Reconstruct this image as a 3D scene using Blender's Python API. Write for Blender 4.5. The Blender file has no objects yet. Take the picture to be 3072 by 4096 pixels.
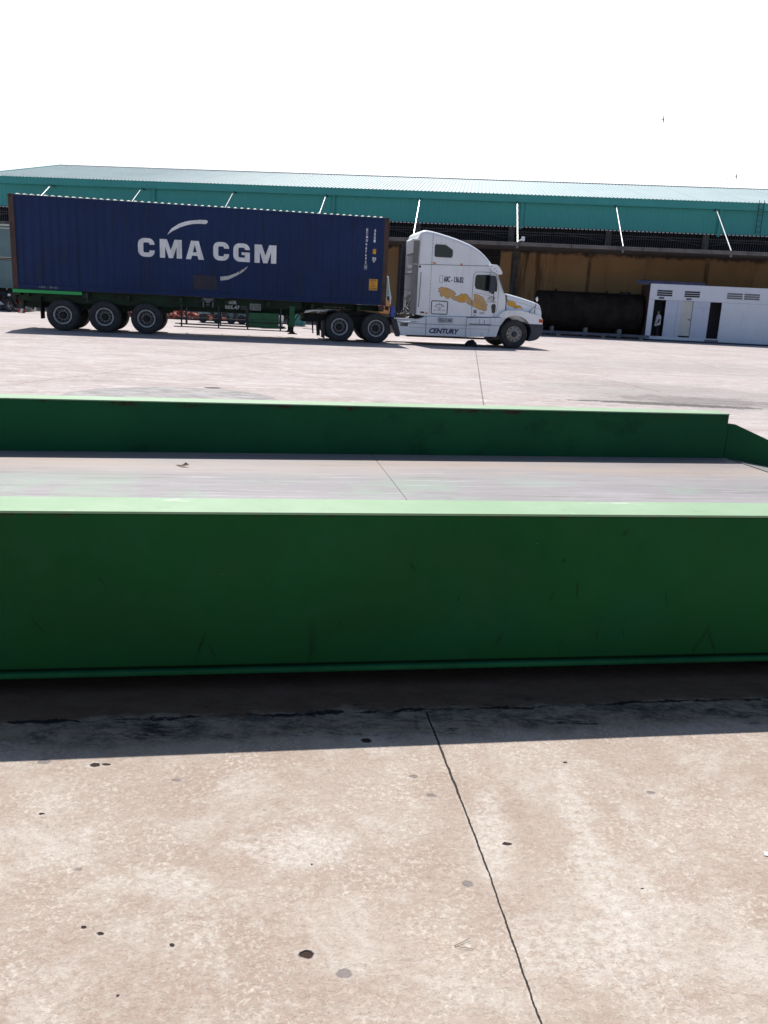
import bpy, bmesh, math, random
from mathutils import Vector, Matrix
random.seed(7)
R = math.radians
sc = bpy.context.scene
col = sc.collection

# ------------------------------------------------------------------ camera
CAMH, PITCH, ROLL, FPX = 1.4076, 0.245696, 0.04767, 3345.9
cd = bpy.data.cameras.new('camera')
cam = bpy.data.objects.new('camera', cd)
col.objects.link(cam)
cd.sensor_fit = 'VERTICAL'
cd.sensor_height = 36.0
cd.sensor_width = 27.0
cd.lens = FPX / 4096 * 36.0
cd.clip_start = 0.05
cd.clip_end = 5000
cam.matrix_world = Matrix.Translation((0, 0, CAMH)) @ Matrix.Rotation(math.pi / 2 - PITCH, 4, 'X') @ Matrix.Rotation(ROLL, 4, 'Z')
sc.camera = cam

# ------------------------------------------------------------------ sky, sun, exposure
SUN = Vector((-0.17, 0.537, 0.826)).normalized()
SEL = math.asin(SUN.z)
SAZ = math.atan2(SUN.x, SUN.y)
w = bpy.data.worlds.new('World')
sc.world = w
w.use_nodes = True
nt = w.node_tree
nt.nodes.clear()
out = nt.nodes.new('ShaderNodeOutputWorld')
bg = nt.nodes.new('ShaderNodeBackground')
sky = nt.nodes.new('ShaderNodeTexSky')
sky.sky_type = 'NISHITA'
sky.sun_disc = False
sky.sun_elevation = SEL
sky.sun_rotation = SAZ
sky.air_density = 1.0
sky.dust_density = 1.0
sky.ozone_density = 2.0
# humid white haze veil round the sun's side of the sky
tc = nt.nodes.new('ShaderNodeTexCoord')
dot = nt.nodes.new('ShaderNodeVectorMath'); dot.operation = 'DOT_PRODUCT'
nt.links.new(tc.outputs['Generated'], dot.inputs[0])
hz = Vector((0.0, 1.0, 0.16)).normalized()
dot.inputs[1].default_value = hz
mr = nt.nodes.new('ShaderNodeMapRange'); mr.interpolation_type = 'SMOOTHSTEP'
mr.inputs['From Min'].default_value = 0.50
mr.inputs['From Max'].default_value = 0.85
nt.links.new(dot.outputs['Value'], mr.inputs['Value'])
mx = nt.nodes.new('ShaderNodeMix'); mx.data_type = 'RGBA'
nt.links.new(mr.outputs['Result'], mx.inputs[0])
nt.links.new(sky.outputs[0], mx.inputs[6])
mx.inputs[7].default_value = (12.8, 13.0, 13.4, 1)
nt.links.new(mx.outputs[2], bg.inputs[0])
bg.inputs[1].default_value = 0.08
nt.links.new(bg.outputs[0], out.inputs[0])

sl = bpy.data.lights.new('sun', 'SUN')
sl.energy = 4.8
sl.angle = R(0.55)
sl.color = (1.0, 0.97, 0.925)
sun = bpy.data.objects.new('sun', sl)
col.objects.link(sun)
sun.rotation_mode = 'QUATERNION'
sun.rotation_quaternion = SUN.to_track_quat('Z', 'Y')
sun.location = SUN * 60
sc.view_settings.view_transform = 'Standard'
sc.view_settings.look = 'None'
sc.view_settings.exposure = 0.25
sc.view_settings.gamma = 1.0
sc.view_settings.use_curve_mapping = False
sc.cycles.use_denoising = True
sc.cycles.max_bounces = 8
sc.cycles.diffuse_bounces = 5

# ------------------------------------------------------------------ materials
class NT:
    def __init__(s, name):
        m = bpy.data.materials.new(name); m.use_nodes = True
        s.m = m; s.t = m.node_tree; s.b = s.t.nodes['Principled BSDF']
        s.co = s.t.nodes.new('ShaderNodeTexCoord')
    def n(s, t): return s.t.nodes.new(t)
    def l(s, a, b): s.t.links.new(a, b)
    def mapping(s, scale=(1, 1, 1), src=None):
        mp = s.n('ShaderNodeMapping'); mp.inputs['Scale'].default_value = scale
        s.l(src or s.co.outputs['Object'], mp.inputs[0]); return mp.outputs[0]
    def noise(s, scale, detail=5, rough=.6, vec=None, dist=0.0):
        n = s.n('ShaderNodeTexNoise'); n.inputs['Scale'].default_value = scale
        n.inputs['Detail'].default_value = detail; n.inputs['Roughness'].default_value = rough
        n.inputs['Distortion'].default_value = dist
        s.l(vec or s.co.outputs['Object'], n.inputs['Vector']); return n.outputs['Fac']
    def ramp(s, v, a, b, smooth=True, lo=0.0, hi=1.0):
        r = s.n('ShaderNodeMapRange'); r.interpolation_type = 'SMOOTHSTEP' if smooth else 'LINEAR'
        r.inputs['From Min'].default_value = a; r.inputs['From Max'].default_value = b
        r.inputs['To Min'].default_value = lo; r.inputs['To Max'].default_value = hi
        s.l(v, r.inputs['Value']); return r.outputs['Result']
    def math(s, op, a, b=None, c=None):
        m = s.n('ShaderNodeMath'); m.operation = op
        for i, v in enumerate((a, b, c)):
            if v is None: continue
            if isinstance(v, (int, float)): m.inputs[i].default_value = v
            else: s.l(v, m.inputs[i])
        return m.outputs[0]
    def mix(s, f, a, b):
        m = s.n('ShaderNodeMix'); m.data_type = 'RGBA'
        if isinstance(f, (int, float)): m.inputs[0].default_value = f
        else: s.l(f, m.inputs[0])
        for i, v in ((6, a), (7, b)):
            if isinstance(v, tuple): m.inputs[i].default_value = (*v[:3], 1)
            else: s.l(v, m.inputs[i])
        return m.outputs[2]
    def bump(s, h, strength=.3, dist=.01):
        b = s.n('ShaderNodeBump'); b.inputs['Strength'].default_value = strength
        b.inputs['Distance'].default_value = dist
        s.l(h, b.inputs['Height']); s.l(b.outputs[0], s.b.inputs['Normal'])
    def base(s, c):
        if isinstance(c, tuple): s.b.inputs['Base Color'].default_value = (*c[:3], 1)
        else: s.l(c, s.b.inputs['Base Color'])

def paint(name, c, rough=.5, metal=0., var=.12, scale=1.5, stain=None, amt=.0, streak=0., rust=None, rust_amt=0., bump=.05, sscale=2.0, spec=.5):
    k = NT(name)
    dark = tuple(x * (1 - var) for x in c); lite = tuple(min(1, x * (1 + var)) for x in c)
    cc = k.mix(k.ramp(k.noise(scale, 6, .65), .3, .7), dark, lite)
    if stain:
        sv = k.noise(sscale, 7, .7, k.mapping((1, 1, .25 if streak else 1)))
        cc = k.mix(k.math('MULTIPLY', k.ramp(sv, .62 - amt * .3, .78 - amt * .2), min(1, amt + .35)), cc, stain)
    if streak:
        st = k.noise(9, 4, .6, k.mapping((1, 1, .06)))
        cc = k.mix(k.math('MULTIPLY', k.ramp(st, .5, .75), streak), cc, tuple(x * .45 for x in (stain or c)))
    if rust:
        rv = k.noise(5, 9, .75)
        cc = k.mix(k.ramp(rv, .70 - rust_amt * .3, .74 - rust_amt * .3), cc, rust)
    k.base(cc)
    fn = k.noise(35, 5, .7)
    k.l(k.ramp(fn, .2, .8, lo=max(.05, rough - .1), hi=min(1, rough + .12)), k.b.inputs['Roughness'])
    k.b.inputs['Metallic'].default_value = metal
    k.b.inputs['Specular IOR Level'].default_value = spec
    if bump: k.bump(k.noise(14, 6, .6), bump, .01)
    return k.m

RUST = (.16, .065, .03)
M = {}
M['cont_blue'] = paint('container_blue', (.013, .031, .104), .65, stain=(.020, .030, .055), amt=.28, streak=.45, rust=(.10, .05, .035), rust_amt=.0, scale=.6, spec=.25)
M['cont_rust'] = paint('rusty_post', (.075, .042, .035), .75, stain=(.05, .03, .05), amt=.4, var=.3, scale=4, rust=RUST, rust_amt=.2)
M['letter'] = paint('letter_white', (.80, .83, .86), .6, stain=(.30, .22, .16), amt=.1, streak=.25, rust=(.26, .14, .08), rust_amt=.03, sscale=5)
M['letter_rust'] = paint('letter_white_rusting', (.58, .60, .60), .6, rust=(.28, .12, .05), rust_amt=.55, scale=5)
M['yellow'] = paint('sticker_yellow', (.75, .36, .02), .5, stain=(.4, .2, .03), amt=.2)
M['chassis'] = paint('chassis_green', (.006, .030, .012), .7, stain=(.008, .014, .012), amt=.5, var=.3, scale=3)
M['toolbox'] = paint('toolbox_green', (.018, .13, .045), .5, stain=(.01, .04, .02), amt=.3, var=.2, scale=4)
M['strip_green'] = paint('strip_green', (.02, .42, .11), .45, var=.08)
def girderface():
    k = NT('weighbridge_green')
    sp = k.n('ShaderNodeSeparateXYZ'); k.l(k.co.outputs['Object'], sp.inputs[0])
    c = k.mix(k.ramp(k.noise(.7, 5, .6), .3, .7), (.006, .070, .018), (.009, .100, .024))
    c = k.mix(k.math('MULTIPLY', k.ramp(k.noise(2.2, 6, .65), .45, .7), .45), c, (.010, .100, .040))
    st = k.noise(7, 6, .7, k.mapping((1, 1, .18)), .3)
    low = k.ramp(sp.outputs[2], .42, .12)
    c = k.mix(k.math('MULTIPLY', k.math('MULTIPLY', k.ramp(st, .64, .72), low), .6), c, (.006, .030, .012))
    c = k.mix(k.math('MULTIPLY', k.ramp(k.noise(26, 7, .8, k.mapping((1, 1, .4))), .69, .74), .6), c, (.004, .018, .008))
    c = k.mix(k.ramp(k.noise(60, 3, .5), .80, .82), c, (.35, .36, .30))
    # boot scuffs, drips and a bird dropping at their places on the plate
    X, Z = sp.outputs[0], sp.outputs[2]
    wx = k.math('MULTIPLY', k.math('SUBTRACT', k.noise(30, 4, .6), .5), .02)
    acc = None
    for (mx_, mz, rx, rz, sh) in ((1.15, .345, .004, .018, .5), (1.25, .37, .006, .030, -.1), (.955, .175, .008, .024, .35), (1.80, .17, .007, .045, .5), (1.84, .15, .006, .05, -.45), (1.77, .11, .006, .03, .3),
                          (1.18, .49, .008, .009, 0), (.60, .47, .006, .016, -.4), (-.165, .17, .006, .045, .3), (-.125, .15, .005, .03, -.4), (1.21, .16, .003, .012, .3), (1.35, .185, .003, .02, .2), (1.46, .19, .003, .02, -.2),
                          (1.42, .60, .006, .014, .6), (.34, .25, .003, .02, .4), (-.5, .42, .004, .02, -.5), (-.72, .26, .004, .03, -.6), (1.62, .33, .003, .025, -.3), (.78, .34, .004, .012, .6), (2.3, .3, .006, .03, .3), (-1.4, .2, .006, .04, .3)):
        dz = k.math('SUBTRACT', Z, mz)
        dx = k.math('SUBTRACT', k.math('ADD', X, wx), k.math('MULTIPLY_ADD', dz, sh, mx_))
        dx = k.math('DIVIDE', dx, rx); dz = k.math('DIVIDE', dz, rz)
        d_ = k.math('SQRT', k.math('ADD', k.math('MULTIPLY', dx, dx), k.math('MULTIPLY', dz, dz)))
        acc = d_ if acc is None else k.math('MINIMUM', acc, d_)
    c = k.mix(k.math('MULTIPLY', k.ramp(acc, 1.7, .3), k.ramp(k.noise(60, 5, .7), .3, .6, lo=.2, hi=.55)), c, (.003, .016, .007))
    chip = k.math('MULTIPLY', k.ramp(sp.outputs[2], .645, .66), k.ramp(k.noise(14, 7, .8), .52, .60))
    c = k.mix(k.math('MULTIPLY', chip, .7), c, (.05, .022, .014))
    seam = k.math('MULTIPLY', k.ramp(sp.outputs[2], .100, .094), k.ramp(sp.outputs[2], .086, .090))
    c = k.mix(k.math('MULTIPLY', seam, .8), c, (.004, .012, .006))
    k.base(c); k.l(k.ramp(k.noise(3, 5, .7), .3, .7, lo=.48, hi=.7), k.b.inputs['Roughness'])
    k.b.inputs['Specular IOR Level'].default_value = .12
    k.bump(k.math('ADD', k.noise(1.2, 4, .5), k.math('MULTIPLY', k.noise(40, 4, .6), .05)), .25, .03)
    M['wb_face'] = k.m
girderface()
M['wb_flange'] = paint('flange_green', (.014, .12, .045), .6, var=.3, spec=.15)
M['white_paint'] = paint('cab_white', (.82, .85, .90), .32, var=.04, stain=(.50, .47, .43), amt=.1, streak=.12, bump=.02)
M['white_paint2'] = paint('fairing_white', (.74, .78, .85), .4, var=.05, stain=(.40, .38, .36), amt=.25, streak=.2, bump=.03)
M['grey_panel'] = paint('extender_grey', (.17, .17, .18), .6, var=.15, stain=(.08, .07, .07), amt=.3, streak=.3)
M['tyre'] = paint('tyre_rubber', (.042, .042, .047), .85, var=.3, scale=6, stain=(.075, .065, .058), amt=.4, bump=.25)
M['rim_ring'] = paint('rim_ring', (.50, .51, .53), .45, .3, var=.15, scale=8, stain=(.25, .2, .17), amt=.3)
M['rim'] = paint('rim_steel', (.15, .15, .155), .5, .35, var=.2, scale=8, stain=(.16, .11, .08), amt=.4)
M['rim_alu'] = paint('rim_aluminium', (.27, .26, .25), .42, .5, var=.12, scale=8, stain=(.2, .15, .11), amt=.3)
M['black'] = paint('black_metal', (.015, .015, .016), .7, var=.4)
M['rubber'] = paint('black_rubber', (.02, .02, .02), .8, var=.2)
M['bumper'] = paint('bumper_grey', (.035, .040, .060), .55, var=.12, stain=(.13, .12, .12), amt=.2)
M['seam'] = paint('seam_dark', (.03, .03, .035), .8, var=.1)
M['galv'] = paint('galvanised', (.62, .63, .65), .35, .6, var=.1)
M['alu'] = paint('aluminium', (.55, .56, .58), .4, .6, var=.1)
M['amber'] = paint('amber_lens', (.75, .20, .02), .25, var=.05)
M['redlens'] = paint('red_lens', (.10, .015, .012), .3, var=.05)
M['orange_lens'] = paint('corner_lens', (.42, .07, .02), .3, var=.25, scale=14)
M['navy'] = paint('navy_print', (.02, .025, .11), .5, var=.05)
M['print'] = paint('dark_print', (.06, .06, .09), .6, var=.1)
M['white_print'] = paint('white_print', (.72, .72, .72), .6, var=.05)
M['grey_print'] = paint('faded_print', (.34, .36, .34), .7, var=.2, scale=9, stain=(.12, .13, .12), amt=.3)
M['decal'] = paint('decal_gold', (.58, .37, .17), .55, var=.12, scale=6, stain=(.72, .38, .03), amt=.5, bump=.15, sscale=4, rust=(.78, .74, .66), rust_amt=.28)
M['decal2'] = paint('decal_orange', (.72, .36, .03), .5, var=.15, scale=9, rust=(.70, .60, .42), rust_amt=.25)
M['decal_rim'] = paint('decal_edge_brown', (.20, .12, .07), .6, var=.2)
k = NT('cab_glass'); k.base((.012, .018, .022)); k.b.inputs['Roughness'].default_value = .08; k.b.inputs['Specular IOR Level'].default_value = .6; M['glass'] = k.m
k = NT('pale_glass'); k.base((.20, .30, .27)); k.b.inputs['Roughness'].default_value = .15; M['pale_glass'] = k.m
k = NT('mirror_glass'); k.base((.7, .72, .75)); k.b.inputs['Roughness'].default_value = .05; k.b.inputs['Metallic'].default_value = 1; M['chrome'] = k.m
M['orange'] = paint('machine_orange', (.50, .24, .08), .5, stain=(.35, .18, .07), amt=.2)
M['bluebox'] = paint('blue_plastic', (.04, .10, .55), .4, var=.1)
M['hose'] = paint('hose_black', (.03, .035, .035), .5, var=.3)
M['canopy'] = paint('canopy_concrete', (.17, .16, .16), .85, stain=(.05, .05, .05), amt=.4, streak=.3)
M['column'] = paint('column_concrete', (.11, .105, .10), .9, var=.25, scale=3, stain=(.03, .03, .035), amt=.5, streak=.5)
M['dark_in'] = paint('interior_dark', (.012, .012, .016), .9, var=.1)
M['bars'] = paint('grille_bars', (.12, .115, .13), .6, var=.3, scale=4)
M['frame_dark'] = paint('steel_dark', (.04, .04, .055), .7, var=.2)
M['trim'] = paint('trim_pale', (.55, .56, .50), .6, var=.2, scale=30)
M['prefab'] = paint('prefab_white', (.72, .77, .87), .5, var=.03, stain=(.45, .46, .50), amt=.1, streak=.1)
M['prefab_low'] = paint('prefab_panel', (.56, .62, .77), .45, var=.04, stain=(.34, .37, .48), amt=.2)
M['door'] = paint('door_cream', (.56, .57, .56), .4, var=.04)
M['brown'] = paint('brown_sheet', (.085, .045, .04), .8, var=.2, streak=.3)
M['teal_in'] = paint('inner_wall', (.05, .08, .10), .8, var=.15)
M['grey_in'] = paint('inner_wall_grey', (.07, .07, .08), .8, var=.15)
M['blue_steel'] = paint('blue_steel', (.030, .042, .11), .6, var=.3, scale=3, stain=(.05, .03, .03), amt=.3)
M['louvre'] = paint('louvre_grey', (.16, .17, .19), .6)
M['tank'] = paint('tank_black', (.022, .018, .017), .85, var=.35, scale=1.2, stain=(.045, .030, .022), amt=.45, streak=.3, spec=.12)
M['plinth'] = paint('concrete_block', (.20, .20, .19), .9, var=.2, scale=5)
M['kerb'] = paint('blue_grey_rail', (.14, .15, .20), .7, var=.2, scale=3, stain=(.05, .05, .07), amt=.3)
M['teal_box'] = paint('teal_grey_sheet', (.12, .21, .23), .5, var=.12, streak=.25, stain=(.06, .09, .10), amt=.2)
M['teal_lite'] = paint('pale_teal_paint', (.19, .31, .31), .5, var=.15)
M['brick'] = paint('red_brick', (.34, .10, .07), .85, var=.35, scale=3)
M['skin'] = paint('skin', (.28, .16, .11), .6, var=.05)
M['shirt'] = paint('shirt_cloth', (.52, .50, .56), .85, var=.06)
M['trouser'] = paint('trouser_cloth', (.018, .014, .024), .9)
M['hair'] = paint('hair', (.01, .009, .009), .6)
M['shoe'] = paint('shoe_red', (.16, .03, .03), .6)
M['stone'] = paint('dark_stone', (.028, .026, .028), .9, var=.4, scale=6)
M['leaf'] = paint('dry_leaf', (.16, .10, .06), .8, var=.4, scale=30)
M['bird'] = paint('bird_feathers', (.16, .15, .17), .8)

# warehouse cladding: fine vertical ribs, sun-faded teal
def cladding(name, c, axis, pitch, c2, strength, rough=.5, streak=.12):
    k = NT(name)
    a = k.noise(.35, 4, .6); cc = k.mix(k.ramp(a, .3, .7), c, c2)
    st = k.noise(3.0, 4, .6, k.mapping((1, 1, .05) if axis == 'X' else (1, .05, 1)))
    cc = k.mix(k.math('MULTIPLY', k.ramp(st, .5, .8), streak), cc, tuple(x * .6 for x in c))
    wv = k.n('ShaderNodeTexWave'); wv.bands_direction = 'X'; wv.wave_profile = 'SIN'
    wv.inputs['Scale'].default_value = math.pi / (10 * pitch) * 1.0
    k.l(k.co.outputs['Object'], wv.inputs['Vector'])
    k.base(cc); k.b.inputs['Roughness'].default_value = rough
    k.bump(wv.outputs['Fac'], strength, .03)
    return k.m
M['clad'] = cladding('cladding_teal', (.045, .355, .35), 'X', .18, (.05, .39, .375), .06)
M['gutter'] = paint('gutter_teal', (.045, .36, .345), .45, var=.06)
def roofmat():
    k = NT('roof_sheet')
    sep = k.n('ShaderNodeSeparateXYZ'); k.l(k.co.outputs['Object'], sep.inputs[0])
    a = k.noise(.25, 5, .6); cc = k.mix(k.ramp(a, .3, .7), (.345, .455, .475), (.39, .49, .505))
    st = k.noise(1.6, 5, .65, k.mapping((1, .12, 1)))
    cc = k.mix(k.math('MULTIPLY', k.ramp(st, .45, .75), .22), cc, (.24, .38, .40))
    fx = k.math('FRACT', k.math('MULTIPLY', sep.outputs[0], 1 / 1.0))
    ln = k.math('LESS_THAN', fx, .05)
    cc = k.mix(k.math('MULTIPLY', ln, .3), cc, (.16, .28, .30))
    k.base(cc); k.b.inputs['Roughness'].default_value = .55
    return k.m
M['roof'] = roofmat()
# ochre plaster wall: rain streaks, rusty runs, ragged darker tone towards the top
def wallmat():
    k = NT('ochre_plaster')
    a = k.noise(.5, 6, .65); cc = k.mix(k.ramp(a, .3, .7), (.32, .20, .105), (.39, .25, .13))
    sep = k.n('ShaderNodeSeparateXYZ'); k.l(k.co.outputs['Object'], sep.inputs[0])
    st = k.noise(1.1, 6, .7, k.mapping((1, 1, .10)))
    cc = k.mix(k.math('MULTIPLY', k.ramp(st, .52, .72), .6), cc, (.14, .075, .042))
    st2 = k.noise(2.3, 5, .7, k.mapping((1, 1, .08)))
    # rust runs belong to one stretch of the wall beside the grey pier
    zone = k.math('MULTIPLY', k.ramp(sep.outputs[0], 2.4, 3.0), k.ramp(sep.outputs[0], 5.6, 4.0))
    cc = k.mix(k.math('MULTIPLY', k.math('MULTIPLY', k.ramp(st2, .42, .6), zone), .85), cc, (.075, .034, .024))
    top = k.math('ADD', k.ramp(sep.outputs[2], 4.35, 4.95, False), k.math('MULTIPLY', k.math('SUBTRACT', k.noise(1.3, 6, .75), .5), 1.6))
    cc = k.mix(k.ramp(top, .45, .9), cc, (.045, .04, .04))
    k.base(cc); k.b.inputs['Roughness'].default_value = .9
    k.bump(k.noise(20, 6, .6), .2, .01)
    return k.m
M['wall'] = wallmat()

# ------------------------------------------------------------------ geometry helpers
ORI = {}
def tag(o, label=None, cat=None, group=None, kind=None):
    if label: o['label'] = label
    if cat: o['category'] = cat
    if group: o['group'] = group
    if kind: o['kind'] = kind
    return o
def thing(name, frame, base, label, cat, group=None):
    """Empty at the thing's base. frame = (origin, yaw); base = local s,t,z."""
    o = bpy.data.objects.new(name, None); col.objects.link(o)
    o.empty_display_size = .3
    O, yaw = frame
    m = Matrix.Translation(O) @ Matrix.Rotation(yaw, 4, 'Z')
    o.location = m @ Vector(base); o.rotation_euler = (0, 0, yaw)
    ORI[o.name] = Vector(base)
    return tag(o, label, cat, group)

class MB:
    def __init__(s): s.v = []; s.f = []; s.mi = []
    def add(s, vs, fs, mi=0):
        b = len(s.v); s.v += [tuple(x) for x in vs]
        for f in fs: s.f.append(tuple(i + b for i in f)); s.mi.append(mi)
        return s
    def box(s, x0, x1, y0, y1, z0, z1, mi=0):
        return s.add([(x0, y0, z0), (x1, y0, z0), (x1, y1, z0), (x0, y1, z0), (x0, y0, z1), (x1, y0, z1), (x1, y1, z1), (x0, y1, z1)],
                     [(0, 3, 2, 1), (4, 5, 6, 7), (0, 1, 5, 4), (1, 2, 6, 5), (2, 3, 7, 6), (3, 0, 4, 7)], mi)
    def prism(s, poly, y0, y1, mi=0, shift=None):
        """poly of (x,z) extruded from y0 to y1"""
        n = len(poly)
        vs = [(x, y0, z) for x, z in poly] + [(x, y1, z) for x, z in poly]
        fs = [tuple(range(n)), tuple(range(2 * n - 1, n - 1, -1))] + [(i, i + n, (i + 1) % n + n, (i + 1) % n) for i in range(n)]
        return s.add(vs, fs, mi)
    def rounded(s, poly, y0, y1, rf, steps=4):
        """clockwise (x,z) outline extruded with rounded shoulders of radius rf(x, z)"""
        n = len(poly); nr = []
        for i in range(n):
            a, b, c = poly[i - 1], poly[i], poly[(i + 1) % n]
            v = Vector((0, 0))
            for p, q in ((a, b), (b, c)):
                t = Vector((q[0] - p[0], q[1] - p[1])).normalized(); v += Vector((-t.y, t.x))
            nr.append(v.normalized())
        rings = []
        prof = [math.pi / 2 * k / steps for k in range(steps + 1)]
        for side in (0, 1):
            for a in (prof if side == 0 else prof[::-1]):
                rg = []
                for (x, z), m in zip(poly, nr):
                    r_ = rf(x, z); ins = r_ * (1 - math.sin(a)); dy = r_ * (1 - math.cos(a))
                    rg.append((x - m.x * ins, y0 + dy if side == 0 else y1 - dy, z - m.y * ins))
                rings.append(rg)
        vs = [v for g in rings for v in g]; m_ = len(rings)
        fs = [tuple(range(n)), tuple(range(m_ * n - 1, (m_ - 1) * n - 1, -1))]
        fs += [(j * n + i, (j + 1) * n + i, (j + 1) * n + (i + 1) % n, j * n + (i + 1) % n) for j in range(m_ - 1) for i in range(n)]
        return s.add(vs, fs)
    def prismz(s, poly, z0, z1, mi=0):
        n = len(poly)
        vs = [(x, y, z0) for x, y in poly] + [(x, y, z1) for x, y in poly]
        fs = [tuple(range(n - 1, -1, -1)), tuple(range(n, 2 * n))] + [(i, (i + 1) % n, (i + 1) % n + n, i + n) for i in range(n)]
        return s.add(vs, fs, mi)
    def tube(s, pts, r, n=8, mi=0, r2=None):
        pts = [Vector(p) for p in pts]; rings = []
        for i, p in enumerate(pts):
            d = (pts[min(i + 1, len(pts) - 1)] - pts[max(i - 1, 0)]).normalized()
            a = d.orthogonal().normalized() if i == 0 else (pa - d * pa.dot(d)).normalized()
            pa = a; b = d.cross(a)
            rr = r if r2 is None else r + (r2 - r) * i / (len(pts) - 1)
            rings.append([p + (a * math.cos(2 * math.pi * k / n) + b * math.sin(2 * math.pi * k / n)) * rr for k in range(n)])
        vs = [v for rg in rings for v in rg]
        fs = [(i * n + k, i * n + (k + 1) % n, (i + 1) * n + (k + 1) % n, (i + 1) * n + k) for i in range(len(pts) - 1) for k in range(n)]
        fs += [tuple(range(n - 1, -1, -1)), tuple(range((len(pts) - 1) * n, len(pts) * n))]
        return s.add(vs, fs, mi)
    def lathe(s, prof, c=(0, 0, 0), n=40, mi=0, axis='y', closed=False, cap=True):
        vs = []; c = Vector(c)
        for r, h in prof:
            for k in range(n):
                a = 2 * math.pi * k / n
                p = {'y': (r * math.cos(a), h, r * math.sin(a)), 'x': (h, r * math.cos(a), r * math.sin(a)), 'z': (r * math.cos(a), r * math.sin(a), h)}[axis]
                vs.append(c + Vector(p))
        m = len(prof); fs = []
        for i in range(m if closed else m - 1):
            for k in range(n):
                fs.append((i * n + k, i * n + (k + 1) % n, ((i + 1) % m) * n + (k + 1) % n, ((i + 1) % m) * n + k))
        if not closed and cap:
            if prof[0][0] > 1e-4: fs.append(tuple(range(n)))
            if prof[-1][0] > 1e-4: fs.append(tuple(range((m - 1) * n, m * n)))
        return s.add(vs, fs, mi)
    def build(s, name, mat, parent=None, smooth=False, bevel=0, seg=2, ang=35, matrix=None):
        mats = mat if isinstance(mat, (list, tuple)) else [mat]
        me = bpy.data.meshes.new(name)
        off = ORI.get(parent.name, Vector((0, 0, 0))) if parent else Vector((0, 0, 0))
        me.from_pydata([tuple(Vector(v) - off) for v in s.v], [], s.f)
        for mm in mats: me.materials.append(M[mm])
        for p, i in zip(me.polygons, s.mi): p.material_index = i
        bm = bmesh.new(); bm.from_mesh(me)
        bmesh.ops.remove_doubles(bm, verts=bm.verts, dist=1e-5)
        bmesh.ops.recalc_face_normals(bm, faces=bm.faces)
        bm.to_mesh(me); bm.free()
        if smooth:
            for p in me.polygons: p.use_smooth = True
            try: me.set_sharp_from_angle(angle=R(ang))
            except Exception: pass
        o = bpy.data.objects.new(name, me); col.objects.link(o)
        if parent:
            o.parent = parent; ORI[o.name] = off
        if bevel:
            b = o.modifiers.new('bevel', 'BEVEL'); b.width = bevel; b.segments = seg; b.limit_method = 'ANGLE'; b.angle_limit = R(30)
            b.harden_normals = False
        return o

def copy_tree(o, parent=None):
    c = o.copy(); col.objects.link(c)
    if parent: c.parent = parent
    for ch in list(o.children): copy_tree(ch, c)
    return c

def text_verts(txt, size, bold=0.0, sx=1.0, shear=0.0, spacing=1.0):
    """flat lettering (x,z polygons) from the built-in font, triangulated"""
    cu = bpy.data.curves.new('lettering', 'FONT'); cu.body = txt; cu.size = size; cu.offset = bold
    cu.shear = shear; cu.space_character = spacing; cu.resolution_u = 3; cu.fill_mode = 'FRONT'
    cu.align_x = 'LEFT'
    o = bpy.data.objects.new('lettering', cu); col.objects.link(o)
    dg = bpy.context.evaluated_depsgraph_get(); dg.update()
    me = o.evaluated_get(dg).to_mesh()
    vs = [(v.co.x * sx, v.co.y) for v in me.vertices]; fs = [tuple(p.vertices) for p in me.polygons]
    o.evaluated_get(dg).to_mesh_clear()
    bpy.data.objects.remove(o); bpy.data.curves.remove(cu)
    return vs, fs
def add_text(mb, txt, x0, x1, z0, z1, y, bold=0.0, shear=0., spacing=1.0, mi=0, skew=0.):
    """fit lettering into the rectangle x0..x1, z0..z1 on the plane y"""
    vs, fs = text_verts(txt, 1.0, bold, 1.0, shear, spacing)
    ax = min(v[0] for v in vs); bx = max(v[0] for v in vs); az = min(v[1] for v in vs); bz = max(v[1] for v in vs)
    o = []
    for x, z in vs:
        fx = (x - ax) / max(1e-6, bx - ax); fz = (z - az) / max(1e-6, bz - az)
        o.append((x0 + (x1 - x0) * fx, y, z0 + (z1 - z0) * fz + skew * fx))
    mb.add(o, fs, mi); return mb

# frames
TR = (Vector((-12.28193, 27.73971, 0)), 0.173812)          # truck: x forward along the truck, y away
BY = 0.089099
BD = 54.3
BL = (Vector((math.sin(BY) * BD, math.cos(BY) * BD, 0)), -BY)   # warehouse cladding plane
NY = R(9.55)
WB = (Vector((-math.sin(NY) * 2.875, math.cos(NY) * 2.875, 0)), NY)  # weighbridge near face

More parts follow.
